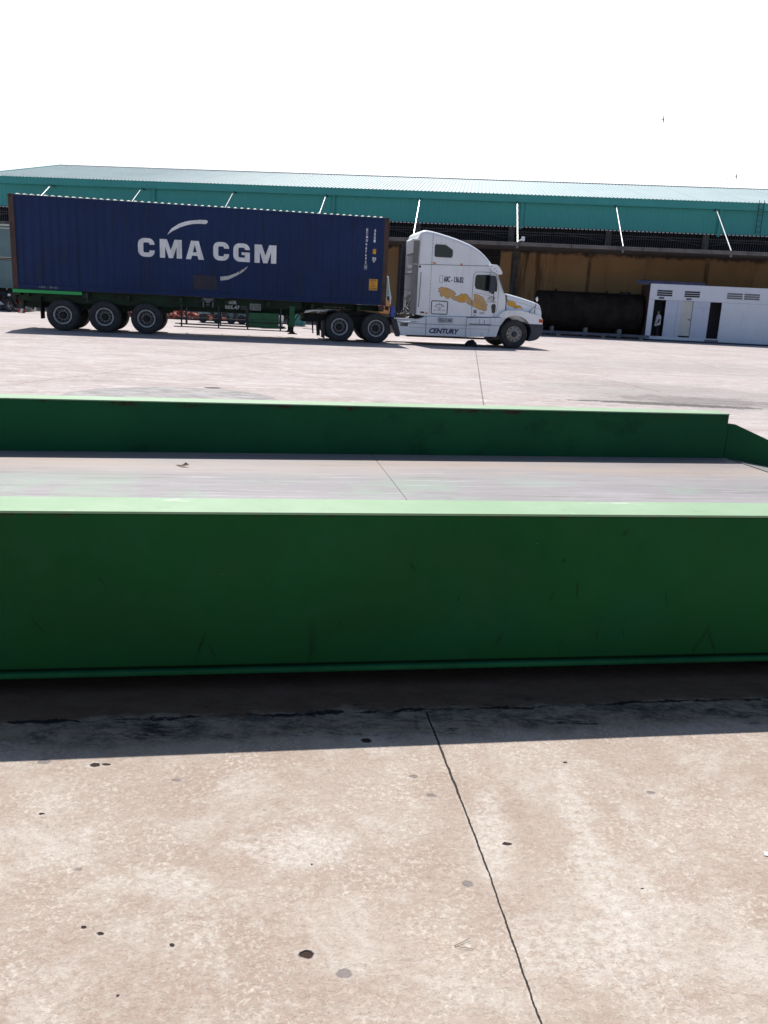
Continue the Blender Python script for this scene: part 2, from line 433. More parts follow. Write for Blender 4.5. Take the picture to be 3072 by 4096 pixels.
# ------------------------------------------------------------------ ground
def ground():
    k = NT('yard_concrete')
    P = k.co.outputs['Object']
    sep = k.n('ShaderNodeSeparateXYZ'); k.l(P, sep.inputs[0])
    X, Y = sep.outputs[0], sep.outputs[1]
    n1 = k.noise(.55, 6, .62); n2 = k.noise(2.6, 8, .68, dist=.3); n3 = k.noise(11, 6, .7); n4 = k.noise(85, 4, .75, dist=.5); n5 = k.noise(30, 8, .75, dist=.4)
    c = k.mix(k.ramp(n1, .35, .65), (.405, .322, .265), (.49, .410, .348))
    c = k.mix(k.math('MULTIPLY', k.ramp(n2, .40, .64), .75), c, (.385, .292, .235))
    c = k.mix(k.math('MULTIPLY', k.ramp(k.noise(1.9, 10, .80, dist=.3), .48, .64), .62), c, (.61, .555, .50))
    c = k.mix(k.math('MULTIPLY', k.ramp(k.noise(.7, 7, .7, dist=.2), .56, .68), .5), c, (.355, .265, .205))
    # flaking surface: pale crusts in patches
    crust = k.math('MULTIPLY', k.ramp(k.noise(70, 6, .72, dist=.6), .48, .62), k.ramp(k.noise(3.5, 7, .7), .42, .62, lo=.3, hi=1))
    c = k.mix(k.math('MULTIPLY', crust, .62), c, (.71, .65, .585))
    c = k.mix(k.math('MULTIPLY', k.ramp(n5, .54, .66), .28), c, (.58, .50, .43))
    c = k.mix(k.math('MULTIPLY', k.ramp(n4, .54, .66), .42), c, (.25, .185, .14))
    c = k.mix(k.math('MULTIPLY', k.ramp(n3, .60, .74), .2), c, (.50, .47, .45))
    c = k.mix(k.math('MULTIPLY', k.ramp(k.noise(.9, 5, .6), .6, .75), .4), c, (.50, .33, .20))
    # the yard beyond the weighbridge: greyed in colour for haze and glare, worn in long patches
    fn = k.noise(1.3, 7, .72, k.mapping((.45, 1.5, 1))); fl = k.noise(.35, 6, .7)
    far = k.mix(k.ramp(fl, .35, .65), (.385, .325, .312), (.45, .395, .385))
    far = k.mix(k.math('MULTIPLY', k.ramp(fn, .52, .66), .6), far, (.53, .485, .475))
    far = k.mix(k.math('MULTIPLY', k.ramp(fn, .48, .38), .55), far, (.33, .265, .25))
    far = k.mix(k.math('MULTIPLY', k.ramp(k.noise(3.2, 8, .75, k.mapping((.5, 1.2, 1))), .53, .64), .55), far, (.62, .59, .58))
    far = k.mix(k.math('MULTIPLY', k.ramp(k.noise(5, 8, .8, k.mapping((.5, 1.3, 1))), .53, .62), .6), far, (.24, .195, .18))
    far = k.mix(k.math('MULTIPLY', k.ramp(k.noise(9, 8, .8, k.mapping((.5, 1.2, 1))), .54, .62), .6), far, (.66, .63, .62))
    c = k.mix(k.ramp(Y, 5.0, 9.0), c, far)
    # tyre-worn and oily area on the right
    def spot(cx, cy, rx, ry, wob=.35, ns=1.4, soft=.35):
        dx = k.math('MULTIPLY', k.math('SUBTRACT', X, cx), 1 / rx); dy = k.math('MULTIPLY', k.math('SUBTRACT', Y, cy), 1 / ry)
        d = k.math('SQRT', k.math('ADD', k.math('MULTIPLY', dx, dx), k.math('MULTIPLY', dy, dy)))
        d = k.math('ADD', d, k.math('MULTIPLY', k.math('SUBTRACT', k.noise(ns, 6, .7), .5), wob * 2))
        return k.ramp(d, 1 + soft / 2, 1 - soft / 2)
    c = k.mix(k.math('MULTIPLY', spot(5.6, 15.5, 2.8, 2.4, .9, .8, 1.0), .5), c, (.25, .23, .225))
    c = k.mix(k.math('MULTIPLY', spot(4.6, 13.75, 1.6, .22, 1.3, 4.5, .4), .8), c, (.06, .058, .06))
    c = k.mix(k.math('MULTIPLY', spot(5.4, 14.6, 1.4, .7, 1.6, 3.5, .4), .45), c, (.12, .11, .11))
    c = k.mix(k.math('MULTIPLY', spot(8.5, 24, 5, 3.0, .9, .5, 1.0), .35), c, (.30, .27, .27))
    # patched disc behind the far girder
    c = k.mix(k.math('MULTIPLY', spot(-2.95, 11.25, 1.48, 1.59, .10, 1.2, .05), .6), c, (.16, .145, .14))
    c = k.mix(spot(-2.95, 11.25, 1.45, 1.56, .10, 1.2, .06), c, k.mix(k.ramp(k.noise(4, 7, .8, k.mapping((.5, 1.3, 1))), .4, .6), (.24, .225, .225), (.40, .375, .37)))
    for (sx, sy, rx, ry) in ((-2.73, 12.97, .13, .10),):
        c = k.mix(spot(sx, sy, rx, ry, .3, 9, .4), c, (.05, .045, .045))
    for (sx, sy, rx, ry) in ((.60, 1.95, .05, .40), (.52, 1.62, .16, .10), (.34, 2.05, .05, .25), (-.22, 1.93, .16, .07), (-.50, 1.76, .10, .05)):
        c = k.mix(k.math('MULTIPLY', k.math('MULTIPLY', spot(sx, sy, rx, ry, 1.5, 9, .9), k.ramp(k.noise(45, 7, .8), .40, .58)), .6), c, (.66, .61, .555))
    # dark mottled band along the weighbridge
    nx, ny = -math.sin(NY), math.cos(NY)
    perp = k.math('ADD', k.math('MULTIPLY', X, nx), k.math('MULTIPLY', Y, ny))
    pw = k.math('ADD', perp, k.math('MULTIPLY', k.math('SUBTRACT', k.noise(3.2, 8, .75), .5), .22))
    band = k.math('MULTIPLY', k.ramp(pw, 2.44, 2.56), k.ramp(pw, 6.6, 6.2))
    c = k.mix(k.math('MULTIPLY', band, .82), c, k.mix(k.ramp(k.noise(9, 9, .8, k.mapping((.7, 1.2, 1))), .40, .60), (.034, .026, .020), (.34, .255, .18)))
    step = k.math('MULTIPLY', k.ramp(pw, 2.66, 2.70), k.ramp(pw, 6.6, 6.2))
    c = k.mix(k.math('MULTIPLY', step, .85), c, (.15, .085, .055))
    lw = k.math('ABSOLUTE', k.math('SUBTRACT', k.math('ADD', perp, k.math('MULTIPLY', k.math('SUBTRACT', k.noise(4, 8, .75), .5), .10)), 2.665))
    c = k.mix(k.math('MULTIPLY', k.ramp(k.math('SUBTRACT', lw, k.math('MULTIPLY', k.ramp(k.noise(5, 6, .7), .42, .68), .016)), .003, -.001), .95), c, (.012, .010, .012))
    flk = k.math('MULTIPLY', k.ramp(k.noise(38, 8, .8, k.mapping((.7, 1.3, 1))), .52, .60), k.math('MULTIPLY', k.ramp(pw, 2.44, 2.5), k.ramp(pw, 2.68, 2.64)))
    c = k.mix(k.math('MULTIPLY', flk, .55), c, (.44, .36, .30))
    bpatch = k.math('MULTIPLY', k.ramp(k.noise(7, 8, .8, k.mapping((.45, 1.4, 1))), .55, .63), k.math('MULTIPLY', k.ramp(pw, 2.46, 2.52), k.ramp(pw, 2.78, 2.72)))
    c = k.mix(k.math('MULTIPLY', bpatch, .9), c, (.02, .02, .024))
    # shallow pits and grey coin-like blots
    pits = [(-.124, 1.556, .016, .012), (-.637, 1.605, .006, .005), (-.593, 1.589, .007, .005), (-.425, 1.564, .006, .005),
            (.376, 1.984, .013, .006), (-.023, 2.499, .017, .014), (-.843, 2.275, .014, .010), (-.81, 2.28, .012, .006),
            (-.9, 2.02, .008, .005), (.62, 2.42, .007, .005), (-.14, 1.86, .004, .003), (.70, 1.83, .003, .0025), (-.50, 1.42, .0035, .003)]
    dots = [(-.038, 1.508, .017, .014), (.254, 1.816, .015, .012), (-1.0, 2.28, .02, .014), (.18, 2.2, .014, .009), (.13, 2.297, .014, .008),
            (-.58, 2.215, .014, .008), (.85, 2.27, .014, .008), (-.72, 1.80, .009, .006)]
    warp = k.math('MULTIPLY', k.math('SUBTRACT', k.noise(55, 5, .7), .5), .022)
    warp2 = k.math('MULTIPLY', k.math('SUBTRACT', k.noise(48, 5, .7, k.mapping((1, 1, 1), k.co.outputs['Object'])), .5), .016)
    def small(lst):
        acc = None
        for (sx, sy, rx, ry) in lst:
            dx = k.math('DIVIDE', k.math('SUBTRACT', k.math('ADD', X, warp), sx), rx); dy = k.math('DIVIDE', k.math('SUBTRACT', k.math('ADD', Y, warp2), sy), ry)
            d = k.math('SQRT', k.math('ADD', k.math('MULTIPLY', dx, dx), k.math('MULTIPLY', dy, dy)))
            acc = d if acc is None else k.math('MINIMUM', acc, d)
        return acc
    dp = small(pits); dd = small(dots)
    c = k.mix(k.math('MULTIPLY', k.ramp(dd, 1.15, .9), .8), c, (.20, .175, .17))
    c = k.mix(k.math('MULTIPLY', k.ramp(dp, 2.2, 1.1), .25), c, (.64, .60, .56))
    c = k.mix(k.ramp(dp, 1.1, .85), c, (.045, .026, .02))
    # greenish paint fleck
    # saw-cut joints and cracks
    wob = k.math('MULTIPLY', k.math('SUBTRACT', k.noise(18, 5, .7), .5), .012)
    wobf = k.math('MULTIPLY', k.math('SUBTRACT', k.noise(2.0, 7, .7), .5), .25)
    acc = None; accf = None
    def seg(a, b, wd, wb):
        ax, ay = a; bx, by = b; L = math.hypot(bx - ax, by - ay); ux, uy = (bx - ax) / L, (by - ay) / L
        px = k.math('SUBTRACT', X, ax); py = k.math('SUBTRACT', Y, ay)
        al = k.math('ADD', k.math('MULTIPLY', px, ux), k.math('MULTIPLY', py, uy))
        pe = k.math('ABSOLUTE', k.math('ADD', k.math('SUBTRACT', k.math('MULTIPLY', px, uy), k.math('MULTIPLY', py, ux)), wb))
        ins = k.math('MULTIPLY', k.math('GREATER_THAN', al, 0.0), k.math('LESS_THAN', al, L))
        return k.math('MULTIPLY', k.math('DIVIDE', wd, k.math('MAXIMUM', pe, 1e-4)), ins)
    for a, b, wd, wb in (((.43, .95), (.369, 1.401), .0017, wob), ((.369, 1.401), (.311, 1.872), .0019, wob), ((.311, 1.872), (.265, 2.19), .0023, wob), ((.265, 2.19), (.184, 2.72), .003, wob),
                         ((1.15, 7.0), (1.398, 12.40), .004, wob), ((1.398, 12.40), (2.95, 30.2), .007, wob), ((2.95, 30.2), (4.3, 46.0), .012, wob),
                         ((-5.6, 11.5), (-4.372, 17.117), .007, wobf), ((-4.372, 17.117), (-2.4, 24.5), .010, wobf), ((-2.4, 24.5), (1.5, 27.2), .009, wobf),
                         ((-11.5, 23.6), (-2.4, 24.6), .008, wobf), ((3.6, 13.85), (6.2, 14.35), .016, wobf), ((5.1, 15.9), (4.7, 18.5), .010, wobf),
                         ((5.3, 15.0), (9.5, 12.9), .012, wobf), ((-10, 33.5), (14, 38.2), .014, wob), ((9.5, 25), (11.5, 46), .009, wob)):
        v = seg(a, b, wd, wb); acc = v if acc is None else k.math('MAXIMUM', acc, v)
    jl = k.ramp(acc, .75, 1.0)
    halo = k.math('MULTIPLY', k.ramp(acc, .10, .5), k.ramp(Y, 5, 4))
    c = k.mix(k.math('MULTIPLY', k.math('MULTIPLY', halo, k.ramp(k.noise(6, 5, .7), .4, .6)), .3), c, (.66, .60, .53))
    c = k.mix(k.math('MULTIPLY', jl, k.ramp(Y, 4, 9, lo=.96, hi=.6)), c, (.028, .022, .02))
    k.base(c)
    k.b.inputs['Roughness'].default_value = .85
    k.b.inputs['Specular IOR Level'].default_value = .25
    h = k.math('ADD', k.math('MULTIPLY', n5, .6), k.math('MULTIPLY', n4, .25))
    h = k.math('SUBTRACT', h, k.math('MULTIPLY', k.ramp(dp, 1.2, .7), 1.2))
    h = k.math('SUBTRACT', h, k.math('MULTIPLY', jl, 1.0))
    k.bump(h, .9, .012)
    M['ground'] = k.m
    mb = MB()
    # one sheet to the horizon; finer near the camera
    xs = [-1500, -300, -80, -30, -12, -4, 0, 4, 12, 30, 80, 300, 1500]; ys = [-600, -60, -10, 0, 4, 10, 20, 35, 60, 100, 300, 2500]
    vs = [(x, y, 0) for y in ys for x in xs]; n = len(xs)
    mb.add(vs, [(j * n + i, j * n + i + 1, (j + 1) * n + i + 1, (j + 1) * n + i) for j in range(len(ys) - 1) for i in range(n - 1)])
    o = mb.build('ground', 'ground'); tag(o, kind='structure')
    o['label'] = 'sunlit worn beige concrete yard with saw-cut joints'
ground()

# ------------------------------------------------------------------ weighbridge
def weighbridge():
    k = NT('faded_green_top')
    c = k.mix(k.ramp(k.noise(1.5, 7, .7), .35, .65), (.21, .345, .195), (.265, .39, .25))
    c = k.mix(k.ramp(k.noise(6, 8, .75, k.mapping((.4, 1, 1))), .58, .66), c, (.40, .47, .38))
    c = k.mix(k.math('MULTIPLY', k.ramp(k.noise(22, 6, .7, k.mapping((.4, 1, 1))), .60, .68), .7), c, (.15, .27, .15))
    k.base(c); k.b.inputs['Roughness'].default_value = .6; k.bump(k.noise(20, 6, .7), .2, .008); M['wb_top'] = k.m
    k = NT('deck_steel')
    sp = k.n('ShaderNodeSeparateXYZ'); k.l(k.co.outputs['Object'], sp.inputs[0])
    n = k.noise(1.2, 7, .7, k.mapping((.3, 1.6, 1)))
    c = k.mix(k.ramp(n, .35, .65), (.215, .20, .21), (.285, .268, .28))
    c = k.mix(k.math('MULTIPLY', k.ramp(k.noise(4, 8, .75, k.mapping((.18, 2.2, 1))), .52, .63), .7), c, (.17, .145, .145))
    c = k.mix(k.math('MULTIPLY', k.ramp(k.noise(9, 8, .75, k.mapping((.15, 2.0, 1))), .54, .64), .45), c, (.44, .43, .46))
    c = k.mix(k.math('MULTIPLY', k.ramp(k.noise(40, 6, .8, k.mapping((.25, 1.5, 1))), .60, .68), .5), c, (.10, .085, .08))
    c = k.mix(k.math('MULTIPLY', k.math('MULTIPLY', k.ramp(sp.outputs[1], 2.2, 2.75), k.ramp(k.noise(1.6, 6, .7, k.mapping((.4, 1.6, 1))), .3, .6)), .75), c, (.36, .28, .235))
    g = k.math('MULTIPLY', k.ramp(k.noise(1.1, 6, .7), .46, .58), k.math('MULTIPLY', k.ramp(sp.outputs[1], 1.25, 1.5), k.ramp(sp.outputs[1], 2.5, 2.1)))
    c = k.mix(k.math('MULTIPLY', g, .28), c, (.22, .38, .25))
    k.base(c); k.b.inputs['Roughness'].default_value = .6; k.bump(k.noise(14, 7, .7, k.mapping((.3, 1, 1))), .25, .008); M['deck'] = k.m
    k = NT('girder_inner_green')
    sp = k.n('ShaderNodeSeparateXYZ'); k.l(k.co.outputs['Object'], sp.inputs[0])
    c = k.mix(k.ramp(k.noise(.8, 6, .65), .35, .65), (.010, .088, .038), (.013, .112, .044))
    tpf = k.ramp(k.math('ADD', sp.outputs[2], k.math('MULTIPLY', k.math('SUBTRACT', k.noise(3, 8, .8, k.mapping((.6, 1, 1.5))), .5), .12)), .625, .655)
    c = k.mix(k.math('MULTIPLY', tpf, k.ramp(k.noise(4, 8, .85), .50, .60)), c, (.045, .022, .014))
    k.base(c); k.b.inputs['Roughness'].default_value = .5; c = k.mix(k.math('MULTIPLY', k.ramp(k.noise(1.1, 6, .7, k.mapping((1, 1, 1.5))), .55, .66), .5), c, (.006, .038, .020)); k.base(c)
    k.b.inputs['Specular IOR Level'].default_value = .1; k.bump(k.noise(4, 6, .6), .15, .02); M['wb_inner'] = k.m

    t = thing('weighbridge', WB, (0, 0, 0), 'long green steel weighbridge with raised side girders and grey deck', 'weighbridge')
    S0, S1 = -14.0, 3.80
    DZ = .315
    def far(s): return 3.036 + (s + 1.633) * (3.255 - 3.036) / (3.78 + 1.633)
    # near girder: web plates, faded top plate and bottom flange lip
    n = MB(); n.box(S0, S1, 0.004, .203, .088, .664); n.build('side_girder', 'wb_face', t, bevel=.006)
    girder = col.objects[-1]
    m = MB(); m.box(S0, S1, 0, .208, .664, .672); m.build('top_plate', 'wb_top', girder)
    m = MB(); m.box(S0, S1, -.012, .22, .062, .084); m.build('bottom_flange', 'wb_flange', girder, bevel=.008)
    # far girder
    def bar(a0, a1, z0, z1):
        mb = MB(); vs = [(S0, far(S0) + a0, z0), (S1 - .02, far(S1) + a0, z0), (S1 - .02, far(S1) + a1, z0), (S0, far(S0) + a1, z0)]
        vs += [(x, y, z1) for x, y, _ in vs]
        return mb.add(vs, [(0, 3, 2, 1), (4, 5, 6, 7), (0, 1, 5, 4), (1, 2, 6, 5), (2, 3, 7, 6), (3, 0, 4, 7)])
    g2 = bar(0.004, .200, .088, .664).build('side_girder', 'wb_inner', t, bevel=.005)
    bar(0, .205, .664, .672).build('top_plate', 'wb_top', g2)
    bar(-.01, .22, .060, .086).build('bottom_flange', 'wb_flange', g2)
    # deck plates with a joint
    J = 0.90
    for (a, b) in ((S0, -5.4), (-5.39, J - .0025), (J + .0025, S1)):
        mb = MB()
        vs = [(a, .203, DZ - .03), (b, .203, DZ - .03), (b, far(b) + .004, DZ - .03), (a, far(a) + .004, DZ - .03)]
        vs += [(x, y, DZ) for x, y, _ in vs]
        mb.add(vs, [(0, 3, 2, 1), (4, 5, 6, 7), (0, 1, 5, 4), (1, 2, 6, 5), (2, 3, 7, 6), (3, 0, 4, 7)])
        mb.build('deck_plate', 'deck', t)
    mb = MB(); mb.box(J - .01, J + .01, .21, 3.05, DZ - .02, DZ - .003); mb.build('joint_filler', 'plinth', t)
    mb = MB(); mb.box(S0 + .05, S1 - .05, .6, .68, .02, DZ - .03); mb.box(S0 + .05, S1 - .05, 2.3, 2.38, .02, DZ - .03)
    mb.box(S0, S1, .4, .42, 0.0, DZ - .031)
    mb.build('under_beam', 'black', t)
    # approach ramp
    r = thing('approach_ramp', WB, (3.83, 0, 0), 'sloping concrete ramp with green side plate at the weighbridge end', 'ramp')
    e = 5.6
    mb = MB(); mb.prism([(3.835, 0), (3.835, DZ - .004), (e, .02), (e, 0)], .0, 3.25)
    mb.build('ramp_slope', 'plinth', r)
    mb = MB(); mb.prism([(3.80, .20), (3.80, .592), (3.86, .586), (5.3, .03), (4.6, .03)], far(3.8) + .03, far(3.8) + .042)
    mb.build('side_plate', 'wb_inner', r)
    mb = MB(); mb.prism([(3.80, .20), (3.80, .592), (3.86, .586), (5.3, .03), (4.6, .03)], .04, .052)
    mb.build('side_plate', 'wb_inner', r)
    mb = MB(); mb.box(3.803, 3.832, .22, 3.22, .15, DZ - .012); mb.build('joint_angle', 'black', r)
    # small things lying about
    lf = MB()
    lf.add([(0, 0, 0), (.05, .02, .012), (.10, .0, .02), (.05, -.02, .006), (-.03, .01, .01)], [(0, 3, 2, 1), (0, 1, 4)])
    lf.add([(.03, .0, .01), (.06, .03, .04), (.09, .02, .02)], [(0, 1, 2)])
    o = lf.build('dry_leaf', 'leaf'); o.location = (-1.34, 5.30, DZ + .003); o.scale = (.7, .7, .6); o.modifiers.new('s', 'SOLIDIFY').thickness = .003
    tag(o, 'curled dry leaf lying on the grey weighbridge deck', 'leaf')
    tw = MB(); tw.tube([(0, 0, .003), (.05, .03, .004), (.085, .055, .006)], .0013, 5); tw.tube([(0, 0, .003), (.05, -.01, .004), (.095, -.014, .004)], .0012, 5)
    o = tw.build('twig', 'leaf'); o.location = (.205, 1.60, 0.001); o.scale = (.45, .45, .6)
    tag(o, 'thin forked dry twig lying left of the saw-cut joint', 'twig')
    fl = MB(); fl.prismz([(0, 0), (.02, -.006), (.022, .012), (.006, .016)], .001, .003)
    o = fl.build('paper_scrap', 'white_print'); o.location = (1.075, 1.985, 0)
    tag(o, 'tiny white paper scrap on the concrete at the right edge', 'litter')
weighbridge()

# ------------------------------------------------------------------ wheels
def make_wheel(parent, c, kind, side=1):
    """wheel = rim mesh with tyre and hub as sub-parts. c = local centre at outer face."""
    rm = MB(); ty = MB(); hb = MB()
    Rr = .505
    rimr = .29
    def tyre(y0, wd):
        prof = [(rimr, y0 + .03), (rimr + .02, y0 + .012), (Rr - .12, y0 - .003), (Rr - .05, y0 + .004), (Rr - .012, y0 + .03), (Rr, y0 + .055)]
        for g in (.25, .5, .75):
            y = y0 + wd * g
            prof += [(Rr, y - .008), (Rr - .014, y - .007), (Rr - .014, y + .007), (Rr, y + .008)]
        prof += [(Rr, y0 + wd - .055), (Rr - .012, y0 + wd - .03), (Rr - .05, y0 + wd - .004), (Rr - .12, y0 + wd), (rimr, y0 + wd - .03)]
        ty.lathe(prof, n=56, closed=True)
    def holes(n, rad, r, y, mi=1, ph=0):
        for i in range(n):
            a = 2 * math.pi * (i + ph) / n
            rm.lathe([(r, y), (r * .9, y + .012), (.001, y + .012)], c=(rad * math.cos(a), 0, rad * math.sin(a)), n=10, mi=mi)
    if kind == 'front':
        tyre(0, .29)
        rm.lathe([(.292, .28), (.292, .02), (.284, .008), (.272, .012), (.262, .035), (.20, .030), (.155, .022), (.150, .06), (.001, .06)], n=48)
        for i in range(10):
            a = 2 * math.pi * (i + .35) / 10
            rm.lathe([(.001, .028), (.026, .028), (.026, .034)], c=(.222 * math.cos(a), 0, .222 * math.sin(a)), n=12, mi=1)
        for i in range(10):
            a = 2 * math.pi * (i + .1) / 10
            hb.lathe([(.001, -.018), (.016, -.018), (.018, .03)], c=(.135 * math.cos(a), 0, .135 * math.sin(a)), n=8, mi=1)
        hb.lathe([(.001, -.045), (.075, -.045), (.095, -.02), (.10, .05)], n=24)
        hb.lathe([(.155, .014), (.155, .02), (.11, .022)], n=30, mi=1)
        mats = ['rim_alu', 'black']
    else:
        tyre(0, .265); tyre(.305, .265)
        dish = .15
        rm.lathe([(.292, .55), (.292, .02), (.285, .004), (.268, .006), (.262, .03), (.250, .034), (.246, .05)], n=48, mi=2, cap=False); rm.lathe([(.246, .05), (.243, dish - .01), (.235, dish), (.165, dish - .02), (.155, dish), (.001, dish)], n=48, mi=0, cap=False)
        for i in range(10):
            a = 2 * math.pi * (i + .35) / 10
            rm.lathe([(.001, dish - .018), (.021, dish - .018), (.021, dish)], c=(.205 * math.cos(a), 0, .205 * math.sin(a)), n=12, mi=1)
        hd = .02 if kind == 'trailer' else .04
        hb.lathe([(.001, hd), (.085, hd), (.105, hd + .03), (.112, dish)], n=24)
        for i in range(10):
            a = 2 * math.pi * (i + .1) / 10
            hb.lathe([(.001, dish - .06), (.014, dish - .06), (.018, dish - .01)], c=(.140 * math.cos(a), 0, .140 * math.sin(a)), n=8, mi=1 if True else 0)
        mats = ['rim', 'black', 'rim_ring']
    o = rm.build('wheel', mats, None, smooth=True)
    o.parent = parent
    o.location = Vector(c) - ORI[parent.name]
    if side < 0: o.rotation_euler = (0, 0, math.pi)
    ORI[o.name] = Vector((0, 0, 0))
    ty.build('tyre', 'tyre', o, smooth=True, ang=50)
    hb.build('hub', ['black' if kind != 'front' else 'bumper', mats[-1] if kind != 'front' else mats[0]], o, smooth=True)
    return o
def more_wheel(src, parent, c, side, spin=0):
    o = copy_tree(src, parent); o.location = Vector(c) - ORI[parent.name]
    o.rotation_euler = (0, spin, math.pi if side < 0 else 0)
    return o

# ------------------------------------------------------------------ container
def corr(x):
    """side wall corrugation depth at x (0..0.036)"""
    p = .278; f = (x % p) / p
    if f < .26: return 0.0
    if f < .50: return (f - .26) / .24
    if f < .76: return 1.0
    return 1 - (f - .76) / .24
def corr_breaks(x0, x1):
    p = .278; r = []
    i = math.floor(x0 / p)
    while i * p < x1:
        for f in (0, .26, .50, .76):
            x = (i + f) * p
            if x0 < x < x1: r.append(x)
        i += 1
    return r
CZ0, CZ1, CL = 1.2776, 1.2776 + 2.896, 12.192
CD = .024
PY = .012      # depth of outermost corrugation face behind the frame face
def wrap(mb, name, mat, parent):
    """cut a flat drawing at the corrugation folds and lay it on the side wall"""
    me = bpy.data.meshes.new(name)
    me.from_pydata(mb.v, [], mb.f)
    bm = bmesh.new(); bm.from_mesh(me)
    bmesh.ops.triangulate(bm, faces=bm.faces)
    x0 = min(v.co.x for v in bm.verts); x1 = max(v.co.x for v in bm.verts)
    for x in corr_breaks(x0, x1):
        bmesh.ops.bisect_plane(bm, geom=bm.verts[:] + bm.edges[:] + bm.faces[:], plane_co=(x, 0, 0), plane_no=(1, 0, 0))
    for v in bm.verts: v.co.y = PY + CD * corr(v.co.x) - .004
    off = ORI[parent.name]
    for v in bm.verts: v.co -= off
    for f in bm.faces:
        f.normal_update()
        if f.normal.y > 0: f.normal_flip()
    bm.to_mesh(me); bm.free()
    me.materials.append(M[mat])
    o = bpy.data.objects.new(name, me); col.objects.link(o); o.parent = parent
    ORI[o.name] = off
    return o
def arcpts(cx, cz, r, a0, a1, n=5):
    return [(cx + r * math.cos(R(a0 + (a1 - a0) * i / n)), cz + r * math.sin(R(a0 + (a1 - a0) * i / n))) for i in range(n + 1)]
def letter_C(x, z, w_, h, th, G=False):
    ro, ri = .17 * w_ / .52 + .02, .05
    x1, z1 = x + w_, z + h
    lo, hi = z + h * .36, z + h * .66
    p = [(x1, hi)] + arcpts(x1 - ro, z1 - ro * .8, ro * .9, 0, 90)[1:] if False else [(x1, hi)]
    p += arcpts(x1 - ro, z1 - ro, ro, 0, 90) + arcpts(x + ro, z1 - ro, ro, 90, 180) + arcpts(x + ro, z + ro, ro, 180, 270)
    thv = th * .82
    if G:
        p += [(x1, z), (x1, z + h * .52), (x + w_ * .50, z + h * .52), (x + w_ * .50, z + h * .37), (x1 - th, z + h * .37), (x1 - th, z + thv)]
        p += arcpts(x + th + ri, z + thv + ri, ri, 270, 180)
    else:
        p += arcpts(x1 - ro, z + ro, ro, 270, 360) + [(x1, lo), (x1 - th, lo)] + arcpts(x1 - th - ri, z + thv + ri, ri, 0, -90) + arcpts(x + th + ri, z + thv + ri, ri, 270, 180)
    p += arcpts(x + th + ri, z1 - thv - ri, ri, 180, 90) + arcpts(x1 - th - ri, z1 - thv - ri, ri, 90, 0) + [(x1 - th, hi)]
    return p
def letter_M(x, z, w_, h):
    return [(x, z), (x, z + h), (x + w_ * .33, z + h), (x + w_ * .5, z + h * .42), (x + w_ * .67, z + h), (x + w_, z + h), (x + w_, z),
            (x + w_ * .76, z), (x + w_ * .76, z + h * .62), (x + w_ * .60, z), (x + w_ * .40, z), (x + w_ * .24, z + h * .62), (x + w_ * .24, z)]
